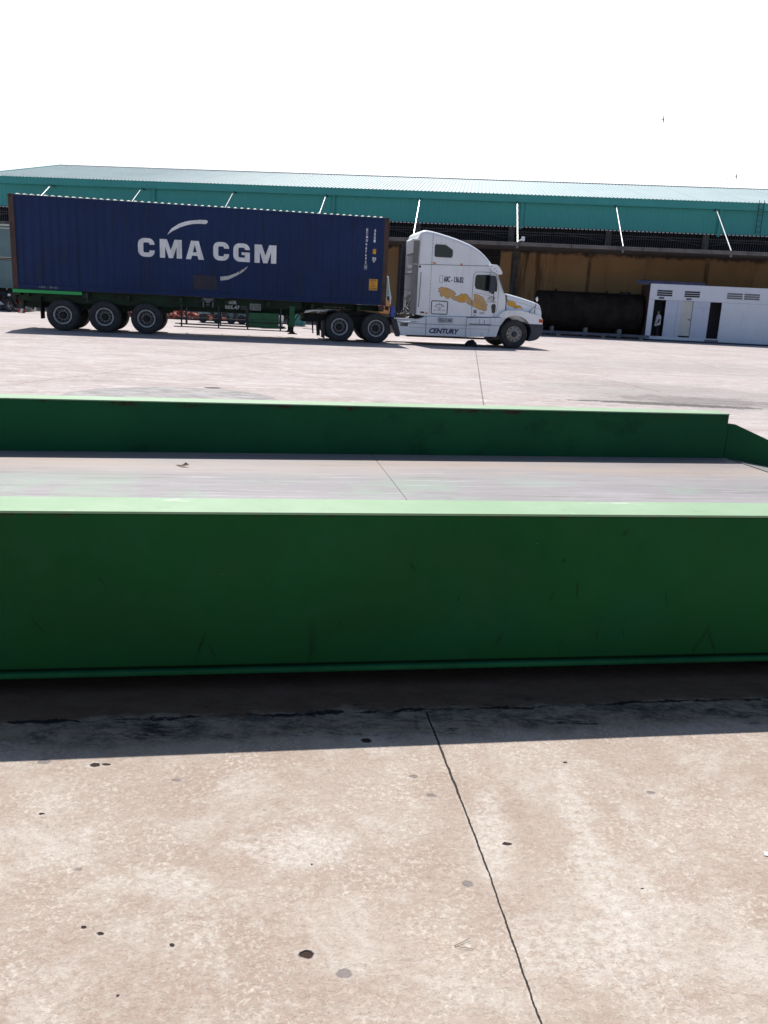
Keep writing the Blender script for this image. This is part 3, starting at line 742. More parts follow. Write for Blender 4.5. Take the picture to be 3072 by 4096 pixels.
def container():
    t = thing('shipping_container', TR, (0, 0, CZ0), 'long dark blue forty-foot shipping container with white lettering, resting on the semi-trailer', 'container')
    W2 = 2.438
    # corrugated side walls
    for side in (0, 1):
        mb = MB(); xs = [.16] + corr_breaks(.16, CL - .16) + [CL - .16]
        z0, z1 = CZ0 + .155, CZ1 - .075
        vs = []
        for x in xs:
            y = PY + CD * corr(x); y = y if side == 0 else W2 - y
            vs += [(x, y, z0), (x, y, z1)]
        mb.add(vs, [(2 * i, 2 * i + 2, 2 * i + 3, 2 * i + 1) for i in range(len(xs) - 1)])
        mb.build('side_wall', 'cont_blue', t)
    # ends
    mb = MB(); ys = [.1 + i * (W2 - .2) / 36 for i in range(37)]
    vs = []
    for i, y in enumerate(ys):
        x = CL - .03 - (.04 if (i // 2) % 2 else 0)
        vs += [(x, y, CZ0 + .1), (x, y, CZ1 - .1)]
    mb.add(vs, [(2 * i, 2 * i + 2, 2 * i + 3, 2 * i + 1) for i in range(36)]); mb.build('end_wall', 'cont_rust', t)
    for a, b in ((.1, 1.214), (1.224, W2 - .1)):
        mb = MB(); mb.box(.03, .07, a, b, CZ0 + .12, CZ1 - .1); d = mb.build('door', 'cont_blue', t)
        mb = MB()
        for f in (.25, .75):
            y = a + (b - a) * f; mb.tube([(.012, y, CZ0 + .1), (.012, y, CZ1 - .08)], .016, 8)
        mb.build('lock_rod', 'galv', d)
    # frame
    mb = MB(); mb.box(.17, CL - .17, 0.0, .06, CZ1 - .075, CZ1 - .012); mb.box(.17, CL - .17, W2 - .06, W2, CZ1 - .075, CZ1 - .012); mb.build('top_rail', 'cont_blue', t, bevel=.006)
    mb = MB(); mb.box(.17, CL - .17, 0.0, .05, CZ0 + .012, CZ0 + .155); mb.box(.17, CL - .17, W2 - .05, W2, CZ0 + .012, CZ0 + .155); mb.build('bottom_rail', 'cont_blue', t, bevel=.006)
    for x in (0, CL - .17):
        for y in (0, W2 - .16):
            mb = MB(); mb.box(x + .004, x + .166, y + .004, y + .156, CZ0 + .118, CZ1 - .118); mb.build('corner_post', 'cont_rust', t, bevel=.006)
            for z in (CZ0, CZ1 - .118):
                mb = MB(); mb.box(x, x + .17, y, y + .16, z, z + .118)
                c = mb.build('corner_casting', 'cont_rust', t, bevel=.008)
                mb = MB(); yy = y - .002 if y == 0 else y + .162
                pts = [(x + .085 + .038 * math.cos(R(a)) * .7, z + .06 + .052 * math.sin(R(a)) * .8) for a in range(0, 360, 24)]
                mb.prism(pts, yy, yy + .002, 0); mb.build('casting_hole', 'black', c)
    for xa in (.01, CL - .1):
        for za, zb2 in ((CZ1 - .1, CZ1 - .005), (CZ0 + .01, CZ0 + .12)):
            mb = MB(); mb.box(xa, xa + .09, .16, W2 - .16, za, zb2); mb.build('end_beam', 'cont_rust', t)
    # roof: stamped ridges showing above the rail
    mb = MB(); n = 56; pts = []
    x = .17; p = (CL - .34) / n
    for i in range(n):
        for f, z in ((0, 0), (.22, 0), (.36, 1), (.64, 1), (.78, 0)):
            pts.append((x + (i + f) * p, z))
    pts.append((CL - .17, 0))
    vs = []
    for (xx, z) in pts:
        for y in (.02, .11, W2 - .11, W2 - .02):
            edge = y in (.02, W2 - .02)
            vs.append((xx, y, CZ1 - .012 + (.042 * z if not edge else .006 * z)))
    mb.add(vs, [(4 * i + j, 4 * i + 4 + j, 4 * i + 5 + j, 4 * i + 1 + j) for i in range(len(pts) - 1) for j in range(3)])
    M['roofpanel'] = paint('container_roof', (.50, .48, .42), .7, stain=(.30, .16, .08), amt=.4)
    mb.build('roof_panel', 'roofpanel', t)
    mb = MB()
    for i in range(40): mb.box(.2 + i * .3, .24 + i * .3, .06, W2 - .06, CZ0 + .03, CZ0 + .14)
    mb.box(.1, CL - .1, .05, W2 - .05, CZ0 + .145, CZ0 + .15); mb.build('floor', 'black', t)
    # company name, one mark per letter
    zb, h = 2.482, .585
    def put(poly): m_ = MB(); m_.add([(x, 0, z) for x, z in poly], [tuple(range(len(poly)))]); wrap(m_, 'lettering', 'letter', t)
    put(letter_C(3.93, zb, .525, h, .165)); put(letter_M(4.615, zb, .705, h))
    m_ = MB()
    A_ = [(5.445, zb), (5.625, zb + h), (5.865, zb + h), (6.03, zb), (5.86, zb), (5.83, zb + .12), (5.655, zb + .12), (5.63, zb)]
    # letter A with its counter: built as quads round the hole
    o1 = [(5.445, zb), (5.61, zb), (5.645, zb + .115), (5.82, zb + .115), (5.855, zb), (6.03, zb), (5.862, zb + h), (5.618, zb + h)]
    hole = [(5.675, zb + .225), (5.795, zb + .225), (5.738, zb + h * .80)]
    m_.add([(x, 0, z) for x, z in o1 + hole], [(0, 1, 2, 8), (0, 8, 10, 7), (2, 3, 9, 8), (3, 4, 5, 9), (9, 5, 6, 10), (10, 6, 7)])
    wrap(m_, 'lettering', 'letter', t)
    put(letter_C(6.33, zb + .01, .515, h, .165)); put(letter_C(6.985, zb + .005, .54, h, .165, True)); put(letter_M(7.68, zb, .72, h))
    # the two swooshes
    up = [(4.853, 3.206), (4.989, 3.401), (5.221, 3.564), (5.45, 3.655), (5.689, 3.704), (5.92, 3.732), (6.09, 3.737), (6.155, 3.715), (6.155, 3.66), (6.093, 3.612), (5.90, 3.61), (5.70, 3.595), (5.48, 3.54), (5.27, 3.46), (5.05, 3.345)]
    put(up)
    lo = [(6.556, 1.973), (6.564, 1.849), (6.813, 1.889), (7.09, 2.031), (7.327, 2.178), (7.47, 2.355), (7.287, 2.240), (7.05, 2.102), (6.813, 2.009)]
    m_ = MB(); m_.add([(x, 0, z) for x, z in lo], [tuple(range(len(lo)))]); wrap(m_, 'lettering', 'letter_rust', t)
    # repair patches
    M['patch'] = paint('repair_patch', (.018, .030, .068), .7, var=.3, scale=4, stain=(.050, .030, .024), amt=.55, streak=.4, rust=(.06, .035, .025), rust_amt=.15)
    m_ = MB(); m_.add([(5.70, 0, 1.53), (6.46, 0, 1.53), (6.42, 0, 1.98), (5.66, 0, 1.98)], [(0, 1, 2, 3)]); o = wrap(m_, 'repair_patch', 'patch', t)
    # numbers stacked vertically
    m_ = MB(); zz = 3.79
    for i, ch in enumerate('ECMU'):
        add_text(m_, ch, 11.405, 11.468, zz - .098, zz - .008, 0, .03); zz -= .112
    zz -= .02
    for ch in '967692':
        add_text(m_, ch, 11.398, 11.452, zz - .095, zz - .008, 0, .03); zz -= .115
    add_text(m_, '4', 11.405, 11.452, 2.49, 2.58, 0, .02)
    wrap(m_, 'container_number', 'letter', t)
    m_ = MB()
    for a, b, c_, d_ in ((11.385, 11.475, 2.605, 2.613), (11.385, 11.475, 2.460, 2.468), (11.385, 11.393, 2.468, 2.605), (11.467, 11.475, 2.468, 2.605)):
        m_.add([(a, 0, c_), (b, 0, c_), (b, 0, d_), (a, 0, d_)], [(0, 1, 2, 3)])
    wrap(m_, 'check_digit_box', 'letter', t)
    m_ = MB(); zz = 3.79
    for ch in '45G1':
        add_text(m_, ch, 11.672, 11.735, zz - .10, zz - .008, 0, .03); zz -= .112
    wrap(m_, 'size_code', 'letter', t)
    for (a, b, c_, d_, nm, mt) in ((11.66, 11.767, 2.975, 3.135, 'sticker', 'yellow'), (11.575, 11.868, 1.778, 2.150, 'caution_sticker', 'yellow')):
        m_ = MB(); m_.add([(a, 0, c_), (b, 0, c_), (b, 0, d_), (a, 0, d_)], [(0, 1, 2, 3)]); s_ = wrap(m_, nm, mt, t)
        if nm == 'caution_sticker':
            m2 = MB()
            for txt, xa, xb, za, zb_ in (('CAUTION', a + .04, b - .04, 2.07, 2.13), ("9'6", 11.68, 11.75, 1.985, 2.045), ('HIGH', 11.66, 11.79, 1.90, 1.955), ('CONTAINER', a + .015, b - .02, 1.80, 1.865)):
                add_text(m2, txt, xa, xb, za, zb_, 0, .01)
            o = wrap(m2, 'caution_lettering', 'print', t); o.location.y -= .003
        else:
            m2 = MB(); add_text(m2, 'ECMU', 11.67, 11.757, 3.07, 3.11, 0); o = wrap(m2, 'sticker_lettering', 'print', t); o.location.y -= .003
    m_ = MB(); m_.add([(11.648, 0, 2.77), (11.778, 0, 2.77), (11.778, 0, 2.868), (11.648, 0, 2.868)], [(0, 1, 2, 3)]); wrap(m_, 'code_plate', 'letter', t)
    m2 = MB(); add_text(m2, '1C', 11.662, 11.765, 2.785, 2.855, 0, .03); o = wrap(m2, 'code_lettering', 'navy', t); o.location.y -= .003
    m2 = MB(); add_text(m2, '87', 11.675, 11.755, 2.70, 2.76, 0, .03); wrap(m2, 'code_lettering', 'letter', t)
    # chalk marks on the bottom rail
    m2 = MB(); add_text(m2, 'NO . 70 D', .80, 1.38, 1.335, 1.395, -.004, .0)
    m2.build('rail_lettering', 'grey_print', t)
container()

# ------------------------------------------------------------------ semi-trailer
def trailer():
    t = thing('semi_trailer', TR, (0, 0, 0), 'dark green three-axle skeletal semi-trailer carrying the blue container', 'trailer')
    # main beams with gooseneck
    prof = [(.10, .72), (.10, 1.2765), (12.0, 1.2765), (12.0, 1.09), (9.95, 1.085), (9.40, .93), (9.15, .86), (8.9, .80), (5.0, .80), (4.6, .72)]
    for a in (.62, 1.66):
        mb = MB(); mb.prism(prof, a, a + .16); mb.build('main_beam', 'chassis', t, bevel=.005)
    mb = MB()
    for s in (.35, 2.1, 3.5, 5.2, 6.7, 8.1, 9.6, 11.2): mb.box(s, s + .12, .05, 2.39, 1.06, 1.24)
    mb.build('cross_member', 'chassis', t)
    for s in (.06, 11.95):
        mb = MB(); mb.box(s, s + .16, .0, 2.438, 1.08, 1.262); mb.build('bolster', 'chassis', t)
    # side rail panels behind the wheels
    mb = MB(); mb.prism([(.12, .93), (.12, 1.14), (2.12, 1.16), (2.12, 1.276), (9.3, 1.276), (9.3, 1.02), (5.0, .93), (5.0, .90), (.7, .90)], .30, .33); mb.build('side_panel', 'chassis', t)
    mb = MB(); mb.box(-.01, 2.125, -.012, .03, 1.165, 1.268); mb.build('rear_side_strip', 'strip_green', t, bevel=.006)
    # axles and suspension
    ax = (1.485, 2.805, 4.14)
    mb = MB()
    for s in ax: mb.lathe([(.06, .3), (.06, 2.14)], c=(s, 0, .505), n=14)
    mb.build('axle', 'black', t)
    mb = MB()
    for s in ax:
        for y in (.66, 1.70): mb.prism([(s - .62, .80), (s - .5, .66), (s, .60), (s + .5, .66), (s + .62, .80), (s + .62, .87), (s + .5, .75), (s, .68), (s - .5, .75), (s - .62, .87)], y, y + .09)
        for y in (.64, 1.68): mb.box(s + .58, s + .74, y, y + .13, .70, 1.0)
    mb.build('leaf_spring', 'black', t)
    w0 = make_wheel(t, (ax[0], .02, .505), 'trailer')
    for i, s in enumerate(ax):
        if i: more_wheel(w0, t, (s, .02, .505), 1, .4 * i)
        more_wheel(w0, t, (s, 2.42, .505), -1, .7 * i)
    # mud flaps, rear bumper
    for y in (.08, 1.85):
        mb = MB(); mb.box(.79, .815, y, y + .52, .36, 1.06); mb.build('mud_flap', 'rubber', t)
    mb = MB(); mb.box(.10, .16, .10, 2.33, .52, .645)
    b = mb.build('rear_bumper', 'white_print', t)
    mb = MB()
    for y in (.10, 2.05):
        pass
    for i in range(12):
        y0 = .1 + i * .19
        mb.add([(.096, y0, .522), (.096, y0 + .09, .522), (.096, y0 + .16, .643), (.096, y0 + .07, .643)], [(0, 1, 2, 3)])
    mb.build('bumper_stripe', 'redlens', b)
    M['red_paint'] = paint('red_paint', (.40, .03, .03), .5)
    mb = MB(); mb.prism([(.10, .515), (.10, .65), (.30, .65), (.31, .515)], .070, .095)
    p = mb.build('bumper_end', 'red_paint', t)
    mb = MB(); mb.prism([(.135, .515), (.19, .65), (.27, .65), (.215, .515)], .066, .070); mb.build('bumper_end_stripe', 'white_print', p)
    mb = MB(); mb.box(.14, .2, .5, .6, .6, 1.1); mb.build('bumper_hanger', 'chassis', t); mb = MB(); mb.box(.14, .2, 1.8, 1.9, .6, 1.1); mb.build('bumper_hanger', 'chassis', t)
    # side guard rack
    for y, a in ((.02, 0), (.55, 1), (2.40, 0)):
        mb = MB()
        if a == 0:
            for s in (5.28, 6.5, 7.468, 8.575): mb.box(s - .025, s + .025, y, y + .04, .29, 1.02)
        else:
            for s in (5.42, 7.43, 8.6): mb.box(s - .025, s + .025, y, y + .04, .36, .95)
        z0 = .30 if a == 0 else .38
        mb.tube([(5.03, y - .01, z0), (8.8, y - .01, z0 - .02)], .018, 6)
        mb.tube([(5.03, y - .01, .545), (8.81, y - .01, .53)], .016, 6)
        if a: mb.tube([(5.1, y, .66), (7.45, y, .66)], .014, 6); mb.tube([(5.4, y, .80), (7.45, y, .80)], .016, 6)
        mb.build('side_guard', 'frame_dark' if a == 0 else 'bars', t)
    mb = MB(); mb.prism([(7.485, .385), (7.485, .845), (8.525, .86), (8.52, .345), (7.94, .335), (7.90, .375)], .06, .55); bx = mb.build('tool_box', 'toolbox', t, bevel=.01)
    mb = MB(); mb.box(7.53, 8.48, .050, .058, .62, .628); mb.box(7.98, 8.04, .046, .058, .66, .69); mb.build('box_lid_seam', 'seam', bx)
    # landing legs
    for y in (.28, 1.98):
        mb = MB(); mb.prism([(8.90, .42), (8.885, 1.12), (9.07, 1.12), (9.07, .42)], y, y + .16); l = mb.build('landing_leg', 'toolbox', t, bevel=.008)
        mb = MB(); mb.box(8.93, 9.04, y + .03, y + .13, .24, .42); mb.prism([(8.86, .185), (8.93, .26), (9.05, .26), (9.15, .185), (9.16, .215), (9.17, .21), (9.155, .178), (8.85, .178), (8.845, .21), (8.855, .215)], y - .04, y + .2)
        mb.build('leg_foot', 'black', l)
        mb = MB(); mb.tube([(8.98, y + .08, .55), (8.55, y + .25, 1.0)], .022, 6); mb.tube([(9.06, y + .08, .62), (9.3, y + .3, .95)], .018, 6)
        mb.build('leg_brace', 'black', l)
    # spare wheel bracket / lock box with label
    mb = MB(); mb.box(5.92, 6.38, .10, .30, 1.14, 1.265); lk = mb.build('lock_housing', 'frame_dark', t)
    mb = MB(); mb.prism([(5.97, 1.26), (6.35, 1.26), (6.30, 1.20), (6.22, 1.15), (6.20, 1.10), (6.10, 1.10), (6.08, 1.15), (6.02, 1.19)], .07, .10); mb.build('lock_plate', 'louvre', lk)
    mb = MB(); mb.tube([(6.10, .065, 1.04), (6.19, .065, 1.04)], .022, 8); mb.box(5.98, 6.02, .08, .12, .96, 1.14); mb.box(6.29, 6.33, .08, .12, .96, 1.14); mb.build('twist_handle', 'louvre', lk)
    # number painted on the side panel
    mb = MB(); add_text(mb, '60R', 6.83, 7.10, 1.095, 1.215, .292, .02); add_text(mb, '005.47', 6.71, 7.20, .93, 1.052, .292, .02); mb.build('plate_lettering', 'white_print', t)
    mb = MB()
    for i in range(5): add_text(mb, ('KHOI LUONG', 'TAI TRONG', 'KICH THUOC', 'SO TRUC', 'DAI RONG')[i], 7.24, 7.44 - (i % 2) * .02, 1.035 - i * .028, 1.055 - i * .028, .292)
    mb.build('data_lettering', 'grey_print', t)
    mb = MB(); mb.box(7.54, 7.91, .288, .299, .925, 1.145); dp = mb.build('data_plate', 'grey_print', t)
    mb = MB()
    for i in range(5): mb.box(7.68, 7.89, .284, .287, .95 + i * .037, .965 + i * .037)
    for i in range(4): mb.box(7.56, 7.65, .284, .287, .95 + i * .045, .97 + i * .045)
    mb.build('data_plate_print', 'chassis', dp)
    mb = MB(); add_text(mb, 'MADE BY CHIEN YOU VE', 10.07, 10.83, 1.12, 1.175, .612, .0); mb.build('maker_lettering', 'grey_print', t)
    # front: air and lamp box, twist lock
    mb = MB(); mb.box(11.93, 12.13, -.02, .12, 1.13, 1.27); mb.build('front_bracket', 'brown', t, bevel=.02)
    mb = MB(); mb.box(12.17, 12.30, .0, .10, 1.14, 1.27); mb.build('socket_box', 'black', t, bevel=.01)
    mb = MB(); mb.tube([(2.26, .1, 1.2), (2.26, .08, 1.0)], .03, 8); mb.box(2.2, 2.38, .05, .1, .97, .985); mb.box(2.22, 2.3, .04, .12, 1.08, 1.25)
    mb.build('air_coupling', 'frame_dark', t)
trailer()

# ------------------------------------------------------------------ tractor
def tractor():
    t = thing('tractor_unit', TR, (10.0, 0, 0), 'white conventional long-nose truck tractor with gold flame decals pulling the blue container', 'truck')
    Y0, Y1 = .12, 2.34
    cab_poly = [(13.30, 1.045), (13.285, 2.4), (13.275, 3.55), (13.285, 3.725), (13.34, 3.81), (13.429, 3.865), (13.55, 3.872), (13.74, 3.85), (14.0, 3.80), (14.282, 3.735), (14.58, 3.66), (14.856, 3.575),
                (15.10, 3.49), (15.315, 3.39), (15.50, 3.28), (15.66, 3.156), (15.78, 3.04), (15.87, 2.93), (15.96, 2.80), (16.09, 2.55), (16.25, 2.24), (16.40, 1.93), (16.50, 1.80),
                (16.525, 1.60), (16.525, 1.32), (16.42, 1.18), (16.30, 1.075), (15.3, 1.04), (13.66, .985), (13.40, 1.02)]
    mb = MB(); mb.rounded(cab_poly, Y0, Y1, lambda x, z: .16 if z > 3.0 else (.10 if z > 2.7 else .03)); cab = mb.build('cab_body', 'white_paint', t, smooth=True, ang=40)
    Z = Y0 - .004
    # seams and rivets
    def strip(pts, wd=.010, mat='seam', name='panel_seam', y=Z, par=cab):
        mb = MB()
        for i in range(len(pts) - 1):
            (x0, z0), (x1, z1) = pts[i], pts[i + 1]
            L = math.hypot(x1 - x0, z1 - z0); nx, nz = -(z1 - z0) / L * wd / 2, (x1 - x0) / L * wd / 2
            mb.add([(x0 + nx, y, z0 + nz), (x1 + nx, y, z1 + nz), (x1 - nx, y, z1 - nz), (x0 - nx, y, z0 - nz)], [(0, 1, 2, 3)])
        return mb.build(name, mat, par)
    strip([(13.30, 2.73), (15.0, 2.775), (15.83, 2.80)], .016)
    strip([(13.757, 3.80), (13.752, 2.75), (13.762, 1.03)], .007)
    mb = MB()
    for i in range(22):
        z = 1.12 + i * .121; mb.lathe([(.001, -.004), (.008, -.003), (.010, 0)], c=(13.735, Y0, z), n=6)
    mb.build('rivet', 'seam', cab)
    # door
    door = [(15.30, 1.05), (15.272, 1.84), (15.275, 2.40), (15.30, 2.50), (15.37, 2.57), (15.50, 2.585), (15.97, 2.585), (16.10, 2.50), (16.19, 2.20), (16.225, 1.84), (16.222, 1.42), (16.19, 1.30), (16.08, 1.065)]
    mb = MB(); mb.prism(door, Y0 - .012, Y0 + .02); d = mb.build('door', 'white_paint', t, bevel=.008)
    strip(door + door[:1], .014, y=Y0 - .010, par=d)
    strip([(15.29, 1.90), (15.75, 1.82), (16.21, 1.745)], .006, y=Y0 - .014, par=d)
    win = [(15.395, 2.02), (15.352, 2.12), (15.352, 2.38), (15.372, 2.455), (15.42, 2.475), (16.05, 2.495), (16.10, 2.40), (16.145, 2.20), (16.155, 1.955), (15.80, 1.955)]
    mb = MB(); mb.prism(win, Y0 - .018, Y0 - .013); wn = mb.build('side_window', 'glass', t)
    strip(win + win[:1], .022, y=Y0 - .019, par=wn, name='window_seal')
    strip([(15.46, 2.46), (15.53, 2.34), (15.60, 2.0)], .016, y=Y0 - .020, par=wn, name='seat_belt')
    # lower peep window
    pw = [(16.02, 1.32), (15.995, 1.43), (16.03, 1.50), (16.12, 1.515), (16.155, 1.46), (16.15, 1.27), (16.11, 1.20), (16.045, 1.21)]
    mb = MB(); mb.prism(pw, Y0 - .018, Y0 - .013); p_ = mb.build('lower_window', 'glass', t); strip(pw + pw[:1], .012, y=Y0 - .019, par=p_, name='window_seal')
    mb = MB(); mb.box(15.36, 15.47, Y0 - .030, Y0 - .012, 1.165, 1.285); mb.build('door_handle', 'louvre', d, bevel=.008)
    mb = MB(); mb.box(15.35, 15.46, Y0 - .022, Y0 - .012, 1.085, 1.11); mb.build('door_badge', 'louvre', d)
    mb = MB(); mb.box(15.57, 15.78, Y0 - .020, Y0 - .012, 1.145, 1.225); pl = mb.build('door_plate', 'white_print', d)
    mb = MB()
    add_text(mb, 'GARDE DAN', 15.585, 15.765, 1.19, 1.215, Y0 - .022); add_text(mb, 'KHONG TAI', 15.585, 15.765, 1.155, 1.18, Y0 - .022)
    mb.build('plate_print', 'print', pl)
    # sleeper window
    sw = [(13.895, 2.99), (13.84, 3.01), (13.815, 3.075), (13.812, 3.36), (13.835, 3.42), (13.89, 3.437), (14.20, 3.430), (14.26, 3.405), (14.45, 3.29), (14.485, 3.24), (14.49, 3.09), (14.465, 3.01), (14.41, 2.99)]
    mb = MB(); mb.prism(sw, Y0 - .008, Y0 + .002); s_ = mb.build('sleeper_window', 'glass', t); strip(sw + sw[:1], .022, 'white_paint2', y=Y0 - .010, par=s_, name='window_seal')
    for (a, z, wd) in ((13.79, 2.79, .065), (14.775, 2.80, .045)):
        mb = MB(); mb.box(a, a + wd * 1.6, Y0 - .03, Y0, z - .022, z + .028); mb.build('marker_lamp', 'amber', t, bevel=.006)
    for (a, z, wd, mt) in ((13.44, 1.115, .14, 'redlens'), (13.61, 1.09, .09, 'amber')):
        mb = MB(); mb.box(a, a + wd, Y0 - .02, Y0, z - .025, z + .03); mb.build('marker_lamp', mt, t, bevel=.015)
    mb = MB(); mb.box(16.69, 16.80, -.025, .0, 1.085, 1.12); mb.build('marker_lamp', 'amber', t, bevel=.01)
    mb = MB(); mb.lathe([(.001, -.006), (.035, -.004), (.04, 0)], c=(13.345, Y0, 2.655), n=16); mb.build('filler_cap', 'black', t)
    mb = MB(); mb.tube([(13.385, Y0, 2.46), (13.385, Y0 - .05, 2.44), (13.36, Y0 - .05, 1.33), (13.355, Y0, 1.31)], .013, 8); mb.build('grab_rail', 'louvre', t)
    # baggage door and small markings
    def rrect(x0, x1, z0, z1, r):
        return arcpts(x1 - r, z1 - r, r, 0, 90, 4) + arcpts(x0 + r, z1 - r, r, 90, 180, 4) + arcpts(x0 + r, z0 + r, r, 180, 270, 4) + arcpts(x1 - r, z0 + r, r, 270, 360, 4)
    bd = rrect(13.83, 14.405, 1.085, 1.53, .05); strip(bd + bd[:1], .032, name='luggage_door_seal')
    fl = rrect(14.065, 14.175, 2.16, 2.40, .03); strip(fl + fl[:1], .009, name='vent_outline')
    mb = MB()
    for q, (dx, dz) in enumerate(((0, 0), (.009, 0), (.004, .004), (.005, -.004))): add_text(mb, '60C - 136.82', 14.222 + dx, 14.912 + dx, 2.187 + dz, 2.377 + dz, Z - q * .0008, .012)
    mb; mb.build('number_lettering', 'navy', cab)
    def emblem(cx, cz, r, mat, y, par):
        ring = arcpts(cx, cz, r, 5, 175, 14); ring2 = arcpts(cx, cz, r * .80, 175, 5, 14)
        mb = MB()
        for i in range(14):
            if i % 2 == 0 or i in (1, 13): continue
            mb.add([(ring[i][0], y, ring[i][1]), (ring[i + 1][0], y, ring[i + 1][1]), (ring2[13 - i][0], y, ring2[13 - i][1]), (ring2[14 - i][0], y, ring2[14 - i][1])], [(0, 1, 2, 3)])
        for i in (2, 4, 6, 8, 10):
            a = R(12.85 * (i + .5) + 5); mb.lathe([(.001, y), (r * .07, y)], c=(cx + r * .9 * math.cos(a), 0, cz + r * .9 * math.sin(a)), n=5)
        add_text(mb, 'D.7.T.', cx - r * .48, cx + r * .48, cz + r * .34, cz + r * .58, y)
        add_text(mb, 'GB PN', cx - r * .28, cx + r * .28, cz + r * .06, cz + r * .26, y)
        add_text(mb, '0613.791.603', cx - r * 1.0, cx + r * 1.0, cz - r * .20, cz - r * .02, y)
        return mb.build('company_emblem', mat, par)
    emblem(14.115, 1.24, .205, 'print', Z, cab)
    mb = MB(); mb.add([(x, Y0 - .015, z) for x, z in arcpts(15.985, 1.59, .175, -8, 188, 18)], [tuple(range(19))]); mb.build('emblem_disc', 'white_print', d)
    emblem(15.985, 1.60, .175, 'navy', Y0 - .018, d)
    # gold flame decals: continued from the sleeper across the door
    dec1 = [(14.038, 1.968), (14.07, 1.955), (14.141, 2.011), (14.25, 1.985), (14.32, 1.988), (14.404, 1.963), (14.47, 1.945), (14.50, 1.905), (14.58, 1.905), (14.62, 1.85), (14.66, 1.83), (14.675, 1.80), (14.615, 1.735), (14.65, 1.72), (14.699, 1.708), (14.76, 1.74), (14.843, 1.753), (14.862, 1.831), (14.885, 1.80), (14.954, 1.805), (15.036, 1.816), (15.12, 1.775), (15.16, 1.715), (15.21, 1.68), (15.22, 1.63), (15.262, 1.60),
            (15.262, 1.425), (15.159, 1.474), (15.10, 1.515), (15.05, 1.555), (15.0, 1.525), (14.86, 1.522), (14.75, 1.56), (14.625, 1.589), (14.54, 1.645), (14.464, 1.70), (14.44, 1.64), (14.40, 1.632), (14.327, 1.652), (14.28, 1.71), (14.235, 1.735), (14.20, 1.69), (14.15, 1.70), (14.109, 1.75), (14.15, 1.78), (14.13, 1.805), (14.08, 1.83), (14.045, 1.865), (14.083, 1.905)]
    dec2 = [(15.31, 1.57), (15.345, 1.62), (15.365, 1.72), (15.335, 1.765), (15.331, 1.825), (15.414, 1.819), (15.50, 1.80), (15.601, 1.75), (15.66, 1.74), (15.70, 1.67), (15.76, 1.59), (15.80, 1.51), (15.845, 1.489), (15.825, 1.43), (15.828, 1.38), (15.835, 1.31), (15.804, 1.261), (15.66, 1.30), (15.534, 1.32), (15.42, 1.375), (15.31, 1.405)]
    def grow(poly, g):
        cx = sum(p[0] for p in poly) / len(poly); cz = sum(p[1] for p in poly) / len(poly)
        o = []
        for i, (x, z) in enumerate(poly):
            a = poly[i - 1]; b = poly[(i + 1) % len(poly)]
            tx, tz = b[0] - a[0], b[1] - a[1]; L = math.hypot(tx, tz) or 1
            o.append((x - tz / L * g, z + tx / L * g))
        return o
    def decal(poly, y, par, mat='decal', g=.011):
        mb = MB(); mb.prism(grow(poly, g), y, y + .002); r = mb.build('decal_edge', 'decal_rim', par)
        mb = MB(); mb.prism(poly, y - .002, y - .001); return mb.build('flame_decal', mat, par)
    decal(dec1, Z, cab); decal(dec2, Y0 - .016, d)
    dd = [(14.86, 1.76), (14.93, 1.78), (15.02, 1.74), (15.03, 1.64), (14.98, 1.56), (14.88, 1.55), (14.80, 1.60), (14.86, 1.68)]
    mb = MB(); mb.prism(dd, Z - .005, Z - .004); mb.build('flame_decal', 'decal2', cab)
    # visor
    vz = [(15.765, 2.835), (15.90, 2.86), (16.059, 2.85), (16.167, 2.78), (16.235, 2.69), (16.285, 2.60), (16.28, 2.535), (16.15, 2.535), (16.03, 2.575), (15.914, 2.60), (15.83, 2.72)]
    mb = MB(); mb.prism(vz, .0, 2.46); v_ = mb.build('sun_visor', 'white_paint', t, bevel=.02)
    mb = MB()
    for x, z in ((15.87, 2.79), (15.99, 2.72), (16.07, 2.63)): mb.lathe([(.001, -.005), (.014, -.004), (.016, 0)], c=(x, 0, z), n=8)
    mb.build('visor_bolt', 'seam', v_)
    # windscreen
    mb = MB(); mb.add([(16.135, .22, 2.50), (16.135, 2.24, 2.50), (16.415, 2.24, 1.93), (16.415, .22, 1.93)], [(0, 1, 2, 3)])
    mb.v = [(x + .012, y, z + .006) for x, y, z in mb.v]; ws = mb.build('windscreen', 'pale_glass', t)
    mb = MB(); mb.prism([(16.10, 2.55), (16.145, 2.53), (16.43, 1.93), (16.40, 1.90)], Y0 - .012, Y0 + .03); mb.build('windscreen_pillar', 'white_paint2', t)
    strip([(16.175, 2.42), (16.42, 1.93)], .02, 'pale_glass', 'quarter_glass', Y0 - .016, ws)
    # mirrors
    for sgn, y in ((1, -.22), (-1, 2.50)):
        mb = MB(); mb.prism(rrect(15.80, 15.985, 1.895, 2.475, .03), y, y + .10); m_ = mb.build('side_mirror', 'bumper', t, bevel=.015)
        yc = y + .1 if sgn > 0 else y
        mb = MB(); mb.box(15.83, 15.96, min(yc, Y0 if sgn > 0 else Y1), max(yc, Y0 if sgn > 0 else Y1), 2.44, 2.50); mb.box(15.96, 16.0, min(yc, Y0 if sgn > 0 else Y1), max(yc, Y0 if sgn > 0 else Y1), 1.86, 1.90)
        mb.tube([(15.99, yc, 1.9), (15.99, yc, 1.58)], .012, 6)
        mb.build('mirror_arm', 'black', m_)
        mb = MB(); mb.box(15.81, 15.975, y + .015, y + .085, 2.475, 2.492); mb.build('mirror_cap', 'white_paint', m_)
